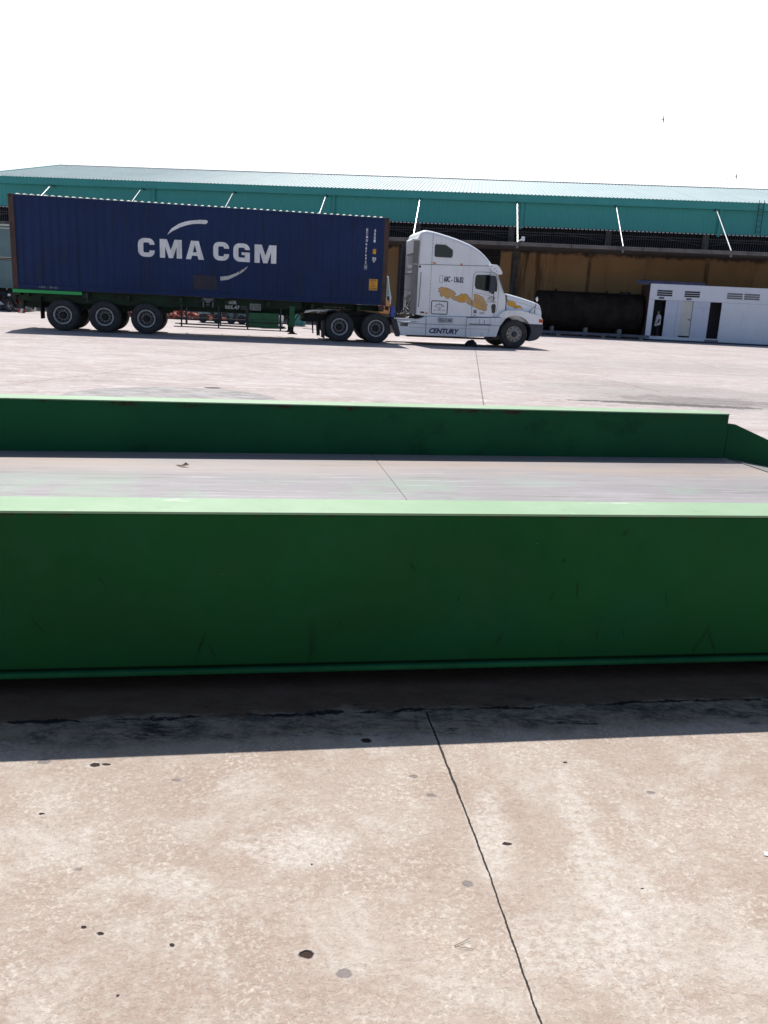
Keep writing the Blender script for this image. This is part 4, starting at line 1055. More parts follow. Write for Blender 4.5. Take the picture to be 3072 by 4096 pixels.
    # bonnet
    hp = [(16.56, 1.25), (16.565, 1.905), (16.80, 1.865), (17.136, 1.79), (17.45, 1.71), (17.658, 1.655), (17.80, 1.605), (17.875, 1.56), (17.925, 1.47), (17.955, 1.30), (17.965, 1.10), (17.93, .90), (16.9, .95)]
    mb = MB(); mb.rounded(hp, .30, 2.16, lambda x, z: .12 if z > 1.4 else .05); hd = mb.build('bonnet', 'white_paint', t, smooth=True, ang=40)
    strip([(16.60, 1.70), (17.2, 1.595), (17.75, 1.44), (17.93, 1.40)], .006, y=.296, par=hd)
    hdec = [(16.598, 1.693), (16.63, 1.695), (16.663, 1.662), (16.70, 1.645), (16.738, 1.632), (16.78, 1.648), (16.826, 1.645), (16.88, 1.61), (16.94, 1.590), (16.93, 1.545), (16.975, 1.525), (17.02, 1.50), (17.06, 1.505), (17.109, 1.498), (17.15, 1.46), (17.236, 1.395), (17.19, 1.40), (17.136, 1.425), (17.09, 1.43), (17.04, 1.405), (17.0, 1.42), (16.956, 1.391), (16.90, 1.42), (16.86, 1.46), (16.80, 1.465), (16.716, 1.485), (16.658, 1.52), (16.66, 1.56), (16.617, 1.60), (16.63, 1.65)]
    decal(hdec, .292, hd, 'decal2', .006)
    mb = MB()
    for a in ((17.75, 1.40, 17.69, 1.33), (17.70, 1.47, 17.66, 1.36)): pass
    mb.box(17.966, 17.985, .75, 1.71, .98, 1.48); gr = mb.build('grille', 'black', hd)
    mb = MB()
    for i in range(9): mb.box(17.984, 17.995, .76, 1.70, 1.0 + i * .052, 1.022 + i * .052)
    mb.build('grille_slat', 'alu', gr)
    # dark gap between cab and bonnet
    mb = MB(); mb.box(16.50, 16.58, .24, 2.22, 1.28, 1.84); mb.build('cowl_gap', 'black', t)
    # fenders
    cxs, czs, rr = 16.90, .505, .645
    arch = [(cxs + rr * math.cos(R(a)), czs + rr * math.sin(R(a))) for a in range(38, 136, 8)]
    fp = [(17.40, .885)] + [p for p in arch if p[1] > .885] + [(16.36, 1.075), (16.235, 1.085), (16.30, 1.16), (16.37, 1.235), (16.47, 1.295), (16.60, 1.325), (16.88, 1.328), (17.15, 1.31), (17.478, 1.255), (17.70, 1.20), (17.86, 1.13), (17.905, 1.06), (17.915, .885)]
    for a, b in ((.0, .42), (2.04, 2.46)):
        mb = MB(); mb.prism(fp, a, b); mb.build('front_fender', 'white_paint', t, bevel=.035, seg=3)
        mb = MB(); mb.box(17.75, 17.93, (a - .004 if a == 0 else b - .18), (a + .18 if a == 0 else b + .004), .925, 1.085); mb.build('headlight', 'orange_lens', t, bevel=.03)
        mb = MB(); mb.box(17.90, 17.95, (a + .18 if a == 0 else b - .42), (a + .42 if a == 0 else b - .18), .93, 1.08); mb.build('headlight', 'pale_glass', t, bevel=.02)
    mb = MB(); mb.box(16.32, 17.45, .44, 2.02, .45, 1.22); mb.box(16.3, 17.5, .40, .43, .7, 1.20); mb.box(16.3, 17.5, 2.03, 2.06, .7, 1.20); mb.build('wheel_well', 'black', t)
    # front bumper
    bp = [(17.40, .872), (17.93, .885), (17.965, .84), (17.945, .695), (17.86, .436), (17.79, .36), (17.68, .315), (17.497, .275), (17.42, .29), (17.50, .508), (17.51, .677), (17.45, .82)]
    mb = MB(); mb.prism(bp, .01, 2.45); fb = mb.build('front_bumper', 'bumper', t, bevel=.03, seg=3)
    strip([(17.42, .868), (17.93, .878)], .014, y=.004, par=fb)
    strip([(17.62, .78), (17.90, .795)], .012, 'black', y=.004, par=fb)
    # side skirts: front part, middle panels, rear part round the drive wheel
    sk = [(15.10, .34), (15.10, 1.0), (16.20, 1.055), (16.55, 1.075), (16.44, .90), (16.34, .76), (16.28, .56), (16.235, .385), (15.88, .372)]
    md = [(13.655, .33), (13.64, .985), (15.095, 1.03), (15.095, .34)]
    rr_ = [(12.60, .845), (12.64, .70), (12.70, .50), (12.76, .30), (12.95, .30), (13.0, .33), (13.65, .33), (13.635, .98), (13.45, .905), (13.22, .865)]
    for side, (a, b) in enumerate(((.0, .42), (2.04, 2.46))):
        mb = MB(); mb.prism(sk, a, b); s1 = mb.build('side_skirt', 'white_paint2', t, bevel=.02)
        mb = MB(); mb.prism(md, a + .003, b - .003); s2 = mb.build('side_skirt', 'white_paint2', t, bevel=.012)
        mb = MB(); mb.prism(rr_, a + .006, b - .006); s3 = mb.build('side_skirt', 'white_paint2', t, bevel=.012)
        if side: continue
        strip([(12.70, .735), (13.65, .725), (15.0, .745), (16.36, .785)], .012, y=-.003, par=s2)
        strip([(13.05, .60), (13.65, .595), (15.05, .625), (15.95, .64), (15.90, .42)], .006, y=-.003, par=s2)
        strip([(13.648, .33), (13.640, .98)], .010, y=-.004, par=s3); strip([(15.097, .34), (15.097, 1.0)], .010, y=-.004, par=s1)
        mb = MB()
        for q, dx in enumerate((0, .008)): add_text(mb, 'CENTURY', 13.77 + dx, 14.85 + dx, .42, .595, -.003 - q * .0008, .035, .25)
        mb; mb.build('model_lettering', 'navy', s2)
        fr = rrect(14.06, 14.60, .80, .965, .03); strip(fr + fr[:1], .008, y=-.003, par=s2, name='badge_outline')
        mb = MB()
        for q, dx in enumerate((0, .005)): add_text(mb, 'FREIGHTLINER', 14.085 + dx, 14.575 + dx, .820, .947, -.003 - q * .0008, .004)
        mb; mb.build('badge_lettering', 'print', s2)
        mb = MB(); mb.box(15.20, 16.02, -.008, .02, .775, .812); mb.build('step_tread', 'louvre', s1)
        mb = MB(); mb.box(15.555, 15.567, -.010, 0, .82, .97); mb.box(15.75, 15.762, -.010, 0, .82, .95); mb.build('step_clip', 'seam', s1)
        mb = MB(); mb.box(12.73, 13.0, -.006, .02, .62, .74); mb.box(12.87, 13.0, -.006, .02, .66, .74); mb.build('rear_panel', 'grey_panel', s3)
        mb = MB(); mb.box(13.17, 13.29, -.006, .02, .572, .597); mb.build('reflector', 'white_print', s3)
        mb = MB(); mb.tube([(12.66, -.03, .775), (12.74, -.045, .765), (13.22, -.045, .785), (13.30, -.02, .79)], .016, 8); mb.build('step_rail', 'alu', s3)
        mb = MB(); mb.box(12.5, 13.62, .02, .40, .865, .885); mb.build('catwalk', 'alu', s3)
        M['red_trim'] = paint('lower_edge', (.03, .015, .03), .6)
        mb = MB(); mb.box(13.0, 16.2, .05, .38, .27, .325); mb.build('lower_edge', 'red_trim', s2)
        # dark quarter fender behind the drive wheel
    q = [(12.40, .86), (12.52, .84), (12.58, .72), (12.68, .46), (12.74, .27), (12.66, .25), (12.56, .48), (12.47, .70)]
    for a, b in ((.02, .56), (1.90, 2.44)):
        mb = MB(); mb.prism(q, a, b); mb.build('quarter_fender', 'bumper', t, bevel=.005)
    # cab extenders
    for y in (.12, 2.31):
        mb = MB()
        mb.prism([(13.06, 1.06), (13.07, 2.70), (13.09, 3.50), (13.27, 3.515), (13.272, 2.72), (13.285, 1.03)], y, y + .03)
        e_ = mb.build('cab_extender', 'grey_panel' if y < 1 else 'frame_dark', t)  # far one takes a darker material to paint in its shade
        if y < 1:
            mb = MB(); mb.prism([(13.09, 2.722), (13.09, 2.737), (13.28, 2.737), (13.28, 2.722)], y - .003, y); mb.build('extender_seam', 'white_paint2', e_)
            mb = MB(); mb.prism([(13.06, 3.515), (13.04, 3.56), (13.19, 3.57), (13.275, 3.69), (13.29, 3.52)], y - .01, y + .16); mb.build('extender_cap', 'white_paint', e_, bevel=.01)
    mb = MB(); mb.prism([(13.22, 1.05), (13.22, 3.60), (13.27, 3.66), (13.30, 3.66), (13.30, 1.05)], .30, 2.26); rw = mb.build('rear_wall', 'white_paint2', t, bevel=.02)
    mb = MB(); mb.box(13.212, 13.219, .3, 2.25, 2.62, 2.635); mb.box(13.212, 13.219, .3, 2.25, 1.89, 1.90); mb.box(13.19, 13.219, .8, 1.9, 3.08, 3.13); mb.box(13.17, 13.219, .7, 2.0, 2.42, 2.46); mb.build('wall_fitting', 'louvre', rw)
    # air lines and cables, tangled between cab and trailer
    rng = random.Random(5)
    mb = MB()
    for i in range(8):
        x, y, z = 13.17, rng.uniform(.5, 1.7), rng.uniform(1.3, 1.75)
        pts = [(x, y, z)]
        for j in range(10):
            x = min(13.2, max(13.05, x + rng.uniform(-.08, .08))); y = min(2.2, max(.3, y + rng.uniform(-.35, .35))); z = max(.98, z - rng.uniform(-.05, .14)); pts.append((x, y, z))
        mb.tube(pts, .012, 6)
    mb.build('air_hose', 'hose', t)
    mb = MB()
    for i in range(4):
        pts = []; y = .45 + i * .22; ph = rng.uniform(0, 6)
        for j in range(60):
            f = j / 59; a = f * 2 * math.pi * 11 + ph
            pts.append((13.15 - f * .65, y + .035 * math.cos(a), 1.18 - math.sin(f * math.pi) * .16 - f * .06 + .04 * math.sin(a)))
        mb.tube(pts, .008, 5)
    mb.build('coiled_air_line', 'hose', t)
    mb = MB(); mb.tube([(13.16, .35, 2.0), (13.15, .36, 1.8), (13.10, .4, 1.65), (13.0, .5, 1.5), (13.05, .6, 1.3), (12.9, .5, 1.1)], .014, 6); mb.tube([(12.28, .02, 1.24), (12.4, .02, 1.26), (12.55, .0, 1.2), (12.6, .1, 1.05)], .01, 6); mb.tube([(12.25, .02, 1.18), (12.32, .0, 1.0), (12.4, .1, .93)], .01, 6)
    mb.build('air_hose', 'hose', t)
    # chassis rails, fifth wheel, axles, tanks
    mb = MB()
    for y in (.80, 1.58): mb.box(9.35, 17.4, y, y + .08, .62, .90)
    for s in (9.6, 10.5, 11.2, 12.2, 13.5, 15.0): mb.box(s, s + .1, .88, 1.58, .66, .86)
    mb.build('frame_rail', 'black', t)
    mb = MB(); mb.prism([(10.75, .98), (10.8, 1.06), (11.6, 1.06), (11.75, 1.0), (11.7, .92), (10.8, .92)], .75, 1.7); mb.build('fifth_wheel', 'black', t)
    mb = MB(); mb.lathe([(.07, .3), (.07, 1.0), (.19, 1.05), (.19, 1.4), (.07, 1.45), (.07, 2.2)], c=(10.60, 0, .505), n=16); mb.lathe([(.07, .3), (.07, 1.0), (.19, 1.05), (.19, 1.4), (.07, 1.45), (.07, 2.2)], c=(11.88, 0, .505), n=16)
    mb.lathe([(.06, .25), (.06, 2.2)], c=(16.9, 0, .45), n=12); mb.build('axle', 'black', t)
    mb = MB(); mb.box(10.9, 11.55, .58, .80, .45, .85); mb.box(10.9, 11.55, 1.68, 1.9, .45, .85); mb.build('suspension', 'black', t)
    mb = MB(); mb.lathe([(.001, 12.9), (.26, 12.9), (.28, 12.93), (.28, 14.6), (.26, 14.63), (.001, 14.63)], c=(0, .36, .60), n=24, axis='x'); mb.build('fuel_tank', 'alu', t, smooth=True)
    mb = MB(); mb.box(13.4, 16.3, .5, 1.95, .40, .98); mb.build('engine_underside', 'black', t)
    wd = make_wheel(t, (10.605, .02, .505), 'drive')
    more_wheel(wd, t, (11.885, .02, .505), 1, .5); more_wheel(wd, t, (10.605, 2.44, .505), -1); more_wheel(wd, t, (11.885, 2.44, .505), -1)
    wf = make_wheel(t, (16.905, .05, .505), 'front'); more_wheel(wf, t, (16.905, 2.41, .505), -1, .3)
    # rear mudguard plates and flaps over the drive wheels
    for y in (.02, 1.88):
        pts = [(10.03, .90), (10.10, .985), (10.22, 1.02), (10.40, 1.045), (10.55, 1.05), (10.70, 1.03)]
        mb = MB(); mb.prism(pts + [(x, z - .012) for x, z in reversed(pts)], y, y + .54); mb.build('mudguard', 'blue_steel', t)
        mb = MB(); mb.prism([(10.0, .66), (10.015, .12), (10.10, .095), (10.085, .60), (10.06, .72)], y, y + .50); mb.build('mud_flap', 'frame_dark', t)
        mb = MB(); mb.prism([(9.78, .66), (9.82, .175), (9.865, .178), (9.835, .66)], y, y + .05); mb.build('flap_bracket', 'frame_dark', t)
    mb = MB(); mb.prism([(9.38, .92), (9.45, 1.0), (9.65, 1.035), (10.2, 1.04), (10.2, 1.0), (9.7, .985), (9.5, .93)], .25, 2.2); mb.build('rear_deck_plate', 'alu', t)
    mb = MB(); mb.box(9.35, 9.42, .5, 1.96, .70, .92); mb.build('rear_crossmember', 'black', t)
    # hood mirror
    mb = MB(); mb.lathe([(.001, -.012), (.035, -.01), (.05, .01), (.03, .05), (.001, .055)], c=(17.668, .0, 0), n=12)
    mb.v = [(x, y + .12, z * 1.9 + 1.76) for x, y, z in mb.v]
    hm = mb.build('bonnet_mirror', 'chrome', t, smooth=True)
    mb = MB(); mb.tube([(17.675, .14, 1.74), (17.66, .20, 1.50), (17.655, .25, 1.20)], .010, 6); mb.tube([(17.67, .16, 1.55), (17.46, .22, 1.30)], .008, 6); mb.tube([(17.46, .22, 1.30), (17.655, .25, 1.22)], .008, 6)
    mb.prism([(17.47, 1.29), (17.60, 1.42), (17.655, 1.26)], .235, .243, 1)
    mb.build('mirror_stalk', ['black', 'white_paint2'], hm)
    # things carried on the frame
    b = thing('blue_box', TR, (12.49, .40, .90), 'small bright blue plastic box on the deck behind the cab', 'box')
    mb = MB(); mb.box(12.425, 12.56, .32, .55, .905, 1.265); bb = mb.build('box_body', 'bluebox', b, bevel=.01)
    mb = MB(); mb.box(12.418, 12.567, .313, .557, 1.265, 1.285); mb.build('lid', 'bluebox', b)
tractor()

# lump of stone under the tractor
def blob(name, mat, loc, sx, sy, sz, seed, rough=.25, sub=3):
    bm = bmesh.new(); bmesh.ops.create_icosphere(bm, subdivisions=sub, radius=1)
    rg = random.Random(seed); from mathutils import noise
    off = Vector((rg.uniform(0, 50), rg.uniform(0, 50), rg.uniform(0, 50)))
    for v in bm.verts:
        d = 1 + rough * noise.noise(v.co * 1.4 + off) + rough * .4 * noise.noise(v.co * 4 + off)
        v.co = Vector((v.co.x * sx * d, v.co.y * sy * d, max(v.co.z, -.15) * sz * d))
    me = bpy.data.meshes.new(name); bm.to_mesh(me); bm.free(); me.materials.append(M[mat])
    o = bpy.data.objects.new(name, me); col.objects.link(o); o.location = loc; return o
def on(frame, s, t_, z=0): return Matrix.Translation(frame[0]) @ Matrix.Rotation(frame[1], 4, 'Z') @ Vector((s, t_, z))
o = blob('stone', 'stone', on(TR, 15.39, .25, .02), .23, .16, .19, 3, .35)
tag(o, 'dark wedge-shaped stone on the concrete under the white tractor', 'stone')

# ------------------------------------------------------------------ warehouse
def warehouse():
    t = thing('warehouse', BL, (0, 0, 0), 'long teal-clad warehouse with pale sheet roof, barred vent strip and ochre lower wall', 'warehouse')
    A, B_ = -31.85, 34.0
    # roof: eave to ridge and down behind, with pressed ribs
    mb = MB(); pts = []; x = A - .12; p = .23
    while x < B_:
        pts += [(x, 0), (x + .15, 0), (x + .165, .032), (x + .205, .032), (x + .22, 0)]; x += p
    rows = [(-.30, 8.06), (3.5, 8.82), (11.4, 10.40), (23.3, 8.0)]
    vs = [(x, y, z + h) for (y, z) in rows for (x, h) in pts]; n = len(pts)
    mb.add(vs, [(j * n + i, j * n + i + 1, (j + 1) * n + i + 1, (j + 1) * n + i) for j in range(3) for i in range(n - 1)])
    mb.build('roof', 'roof', t)
    rf = col.objects[-1]
    mb = MB()
    mb.prismz([(A - .1, 11.2), (B_, 11.2), (B_, 11.6), (A - .1, 11.6)], 10.38, 10.425)
    mb.build('ridge_cap', 'louvre', rf)
    mb = MB(); mb.prism([(-.3, 0), (-.3, 0)], 0, 0) if False else None
    mb.add([(A - .14, -.34, 8.03), (A - .14, 11.4, 10.37), (A - .14, 11.4, 10.47), (A - .14, -.34, 8.13), (A - .05, -.34, 8.03), (A - .05, 11.4, 10.37), (A - .05, 11.4, 10.47), (A - .05, -.34, 8.13)],
           [(0, 1, 2, 3), (7, 6, 5, 4), (0, 4, 5, 1), (3, 2, 6, 7), (0, 3, 7, 4), (1, 5, 6, 2)])
    mb.build('verge_trim', 'gutter', rf)
    # gutter fascia
    mb = MB(); mb.prismz([(A - .1, -.32), (B_, -.32), (B_, -.10), (A - .1, -.10)], 7.62, 8.055); gt = mb.build('gutter', 'gutter', t, bevel=.02)
    mb = MB(); mb.box(A - .1, B_, -.35, -.31, 8.0, 8.05); mb.box(A - .1, B_, -.33, -.315, 7.62, 7.66); mb.build('gutter_lip', 'gutter', gt)
    # cladding with real ribs
    mb = MB(); pts = []; x = A; p = .24
    while x < B_:
        pts += [(x, 0), (x + .13, 0), (x + .155, -.012), (x + .215, -.012), (x + .24, 0)]; x += p
    vs = [(x, y, z) for z in (6.28, 7.75) for (x, y) in pts]; n = len(pts)
    mb.add(vs, [(i, i + 1, n + i + 1, n + i) for i in range(n - 1)]); mb.build('cladding', 'clad', t)
    mb = MB(); mb.box(A, B_, -.05, .05, 6.215, 6.275)
    mb.build('cladding_sill', 'frame_dark', t)
    mb = MB()
    x = A
    while x < B_: mb.box(x, x + .14, -.11, -.055, 6.20, 6.255); x += .24
    mb.build('edge_glint', 'white_print', t)  # white teeth painted in for light glinting along the cladding's lower edge
    # downpipes on the cladding
    for s in (-20.4, -8.95, 2.62, 14.3):
        mb = MB(); mb.box(s, s + .14, -.16, -.04, 6.1, 7.64); mb.build('downpipe', 'gutter', t, bevel=.01)
    # vent opening: dark void with bars, posts and rails
    mb = MB(); mb.box(A, B_, .75, .85, 4.9, 6.3); mb.box(A, B_, .1, .85, 6.30, 6.34); mb.build('vent_recess', 'dark_in', t)
    posts = [-27.3, -21.3, -15.2, -9.35, -3.6, 2.15, 8.0, 13.75, 19.6, 25.4, 31.2]
    for s in posts:
        mb = MB(); mb.box(s - .17, s + .17, .06, .40, 4.9, 6.24); mb.build('vent_post', 'column', t)
    for a, b in zip([A] + posts, posts + [B_]):
        mb = MB(); x = a + .2; i = 0
        rg = random.Random(int(a * 10))
        while x < b - .18:
            hh = 6.24
            mb.box(x - .009, x + .009, .12, .138, 4.9, hh); x += .137
        mb.box(a, b, .11, .15, 5.80, 5.825); mb.box(a, b, .30, .34, 5.95, 6.0)
        mb.tube([(a + .2, .5, 5.6), ((a + b) / 2, .5, 6.05), (b - .2, .5, 5.6)], .025, 5)
        mb.build('vent_grille', 'bars', t)
    # lower wall with piers
    mb = MB(); mb.box(A, .0, .4, .6, 0, 4.9); mb.box(0, 1.62, .4, .6, 0, 3.95); mb.box(1.62, B_, .4, .6, 0, 4.9)
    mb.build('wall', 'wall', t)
    for s0, s1, mt in ((-15.5, -15.1, 'frame_dark'), (-4.72, -4.33, 'frame_dark'), (2.32, 2.78, 'column'), (-27.2, -26.8, 'column'), (-21.1, -20.7, 'column'), (19.7, 20.1, 'column'), (25.5, 25.9, 'column')):
        mb = MB(); mb.box(s0, s1, .31, .42, 0, 4.88); mb.build('pier', mt, t, bevel=.01)
    M['stain'] = paint('wall_stain', (.20, .125, .07), .9, var=.35, scale=2, streak=.5, stain=(.04, .03, .03), amt=.3)
    mb = MB(); mb.box(6.98, 7.18, .37, .42, 0, 4.88); mb.box(14.0, 14.25, .37, .42, 0, 4.88); mb.build('pier', 'stain', t)
    # slatted window beside the cab
    mb = MB(); mb.box(.02, 1.60, .44, .50, 3.95, 4.9); wd = mb.build('slatted_window', 'dark_in', t)
    mb = MB()
    for i in range(8): mb.box(.04, 1.58, .41, .45, 4.0 + i * .115, 4.02 + i * .115)
    mb.box(.0, 1.62, .385, .45, 4.40, 4.43); mb.box(.0, .05, .39, .45, 3.95, 4.9); mb.box(1.57, 1.62, .39, .45, 3.95, 4.9)
    mb.build('window_slat', 'frame_dark', wd)
    # canopy slab hung on rods
    mb = MB(); mb.box(A, B_, -4.88, .38, 4.885, 4.985); cn = mb.build('canopy', 'canopy', t, bevel=.01)
    mb = MB(); mb.box(A, B_, -4.9, -4.76, 4.80, 4.884); mb.build('canopy_edge_beam', 'canopy', cn)
    rods = [-26.9, -21.0, -15.1, -9.3, -3.52, 2.35, 8.19, 14.0, 19.85, 25.7]
    for s in rods:
        sb = s * .9975 + (-.04 if s > 5 else .0)
        a = Vector((s, -.02, 7.84)); b = Vector((sb, -4.84, 4.99)); d = (b - a)
        mb = MB(); mb.tube([a + d * .11, b], .033, 10); r = mb.build('hanger_rod', 'galv', t, smooth=True)
        mb = MB(); mb.tube([a, a + d * .10], .016, 6); mb.box(s - .05, s + .05, -.1, 0, 7.55, 7.64); mb.build('rod_anchor', 'frame_dark', r)
        mb = MB(); mb.box(sb - .06, sb + .06, -4.93, -4.78, 4.66, 4.80); mb.build('canopy_bracket', 'louvre', t)
    # plinth strip and floor edge
    mb = MB(); mb.box(A, B_, .25, .40, 0, .22); mb.build('wall_plinth', 'column', t)
    # gable and back walls
    mb = MB(); mb.add([(A, .6, 0), (A, 22, 0), (A, 22, 8.2), (A, 11.4, 10.33), (A, 0, 8.04), (A, 0, 6.28), (A, .6, 6.28)], [(0, 1, 2, 3, 4, 5, 6)]); mb.add([(A, 22, 0), (B_, 22, 0), (B_, 22, 8.2), (A, 22, 8.2)], [(0, 1, 2, 3)])
    mb.add([(B_, .6, 0), (B_, 22, 0), (B_, 22, 8.2), (B_, 11.4, 10.33), (B_, 0, 8.04), (B_, 0, 6.28), (B_, .6, 6.28)], [(0, 1, 2, 3, 4, 5, 6)])
    mb.build('gable_wall', 'clad', t)
    # ladder
    l = thing('ladder', BL, (16.55, -.2, 6.35), 'thin grey steel ladder fixed to the teal cladding at the far right', 'ladder')
    mb = MB(); mb.tube([(16.46, -.18, 6.33), (16.38, -.42, 8.2)], .018, 6); mb.tube([(16.76, -.18, 6.33), (16.66, -.42, 8.2)], .018, 6); mb.build('rail', 'frame_dark', l)
    mb = MB()
    for i in range(6):
        f = (i + .4) / 6; mb.tube([(16.46 - .08 * f, -.18 - .24 * f, 6.33 + 1.87 * f), (16.76 - .10 * f, -.18 - .24 * f, 6.33 + 1.87 * f)], .014, 6)
    mb.build('rung', 'frame_dark', l)
    # camera on the canopy edge
    c = thing('security_camera', BL, (2.35, -4.9, 4.98), 'white bullet security camera on the canopy edge above the truck bonnet', 'security camera')
    mb = MB(); mb.tube([(2.36, -4.9, 5.02), (2.50, -5.0, 5.10), (2.62, -5.1, 5.14)], .04, 10); mb.build('bracket', 'white_print', c)
    mb = MB(); mb.lathe([(.001, -.01), (.055, 0), (.095, .04), (.10, .20), (.06, .26), (.001, .26)], n=16, axis='z')
    mb.v = [(2.62 + x, -5.16 + y, 5.02 + z) for x, y, z in mb.v]; mb.build('camera_housing', 'white_paint', c, smooth=True)
    mb = MB(); mb.lathe([(.001, -.02), (.06, -.02), (.085, .03)], n=16, axis='z'); mb.v = [(2.63 + x, -5.17 + y, 4.99 + z) for x, y, z in mb.v]; mb.build('lens', 'navy', c)
warehouse()

# ------------------------------------------------------------------ white prefab toilet block
def toilet_block():
    F = -4.7
    t = thing('toilet_block', BL, (10, F, 0), 'low white prefabricated toilet block with louvre vents under the warehouse canopy', 'building')
    X1 = 20.5
    T = .08
    mb = MB()
    mb.box(9.90, X1, F, F + T, 2.235, 3.075)
    mb.box(9.90, X1, F, F + T, .085, .25)
    mb.box(9.90, 10.20, F, F + T, .25, 2.235)
    mb.box(13.885, X1, F, F + T, .25, 2.235)
    w_ = mb.build('wall', 'prefab', t)
    mb = MB(); mb.box(10.845, 11.725, F + .012, F + T, .25, 2.235); mb.box(12.335, 13.25, F + .012, F + T, .25, 2.235)
    pn = mb.build('wall_panel', 'prefab_low', t)
    mb = MB(); mb.box(9.90, X1, F - .003, F, 2.236, 2.246); mb.box(10.195, 10.207, F - .004, F, .25, 2.235); mb.box(11.49, 11.50, F + .006, F + .012, .26, 2.235); mb.box(12.33, 13.25, F + .006, F + .012, 1.9, 1.905)
    mb.build('wall_joint', 'louvre', w_)
    mb = MB(); mb.box(9.90, 9.98, F + T, F + 2.5, .0, 3.07); mb.build('end_wall', 'brown', t)
    mb = MB(); mb.box(9.98, X1, F + 2.42, F + 2.5, .0, 3.07); mb.build('back_wall', 'brown', t)
    mb = MB(); mb.box(9.93, X1, F + .005, F + 2.49, 3.076, 3.10); mb.build('roof', 'prefab', t)
    mb = MB(); mb.box(9.98, X1, F + T, F + 2.42, .18, .25); mb.build('floor', 'plinth', t)
    mb = MB(); mb.box(10.6, 10.9, F + T, F + 2.4, .25, 3.07) if False else mb.box(10.95, 11.0, F + T, F + 2.4, .25, 3.07); mb.box(13.15, 13.2, F + T, F + 2.4, .25, 3.07)
    mb.build('partition', 'teal_in', t)
    mb = MB(); mb.box(10.0, 10.95, F + 1.3, F + 1.35, .25, 3.0); mb.build('inner_screen', 'teal_in', t)
    mb = MB(); mb.box(13.2, 14.2, F + 1.1, F + 1.15, .25, 3.0); mb.build('inner_screen', 'grey_in', t)
    # closed door
    mb = MB(); mb.box(11.728, 12.318, F + .02, F + .06, .335, 2.225); d = mb.build('door', 'door', t)
    mb = MB(); mb.box(12.310, 12.332, F + .008, F + .019, .32, 2.232); mb.box(11.70, 12.332, F + .008, F + .019, .312, .33); mb.build('door_gap', 'seam', d)
    mb = MB(); mb.lathe([(.001, -.05), (.03, -.05), (.03, .0), (.045, .02)], c=(12.23, F + .005, 1.22), n=12); mb.box(12.13, 12.25, F - .04, F - .015, 1.235, 1.265); mb.build('handle', 'louvre', d)
    # louvres
    for a, b, mt in ((10.29, 11.12, 'seam'), (11.79, 12.615, 'seam'), (14.09, 14.92, 'louvre'), (15.01, 15.84, 'louvre'), (17.5, 18.3, 'louvre')):
        mb = MB()
        for z in (2.455, 2.570, 2.685): mb.box(a, b, F - .004, F + .01, z, z + .085)
        v = mb.build('louvre_vent', mt, t)
        mb = MB()
        for z in (2.430, 2.546, 2.661, 2.776): mb.box(a - .02, b + .02, F - .03, F, z, z + .018)
        mb.build('louvre_blade', 'prefab', v)
    for a, txt in ((10.42, 'WC NU'), (11.91, 'WC NAM')):
        mb = MB(); mb.box(a, a + .285, F - .015, F, 2.295, 2.395); s = mb.build('sign', 'navy', t)
        mb = MB(); add_text(mb, txt, a + .03, a + .255, 2.318, 2.372, F - .017, .01); mb.build('sign_lettering', 'grey_print', s)
    mb = MB(); mb.box(13.2, 13.9, F - .12, F, .085, .2); mb.build('step', 'plinth', t)
    mb = MB(); mb.box(10.1, X1, F - .16, F - .01, .0, .082); mb.build('base_rail', 'blue_steel', t)
    # blue channel leaning along the roof edge
    b = thing('blue_channel', BL, (11, F, 3.0), 'dirty blue steel channel lying along the roof edge of the white toilet block', 'steel channel')
    mb = MB(); mb.box(9.12, 12.86, F + .02, F + .05, 3.101, 3.27); mb.box(9.12, 12.86, F + .02, F + .16, 3.255, 3.27); mb.box(9.12, 9.90, F - .02, F + .02, 3.06, 3.25); mb.build('web', 'blue_steel', b)
    mb = MB(); mb.box(9.53, 9.58, F + .1, F + .15, 3.27, 3.62); mb.build('post', 'frame_dark', b)
toilet_block()

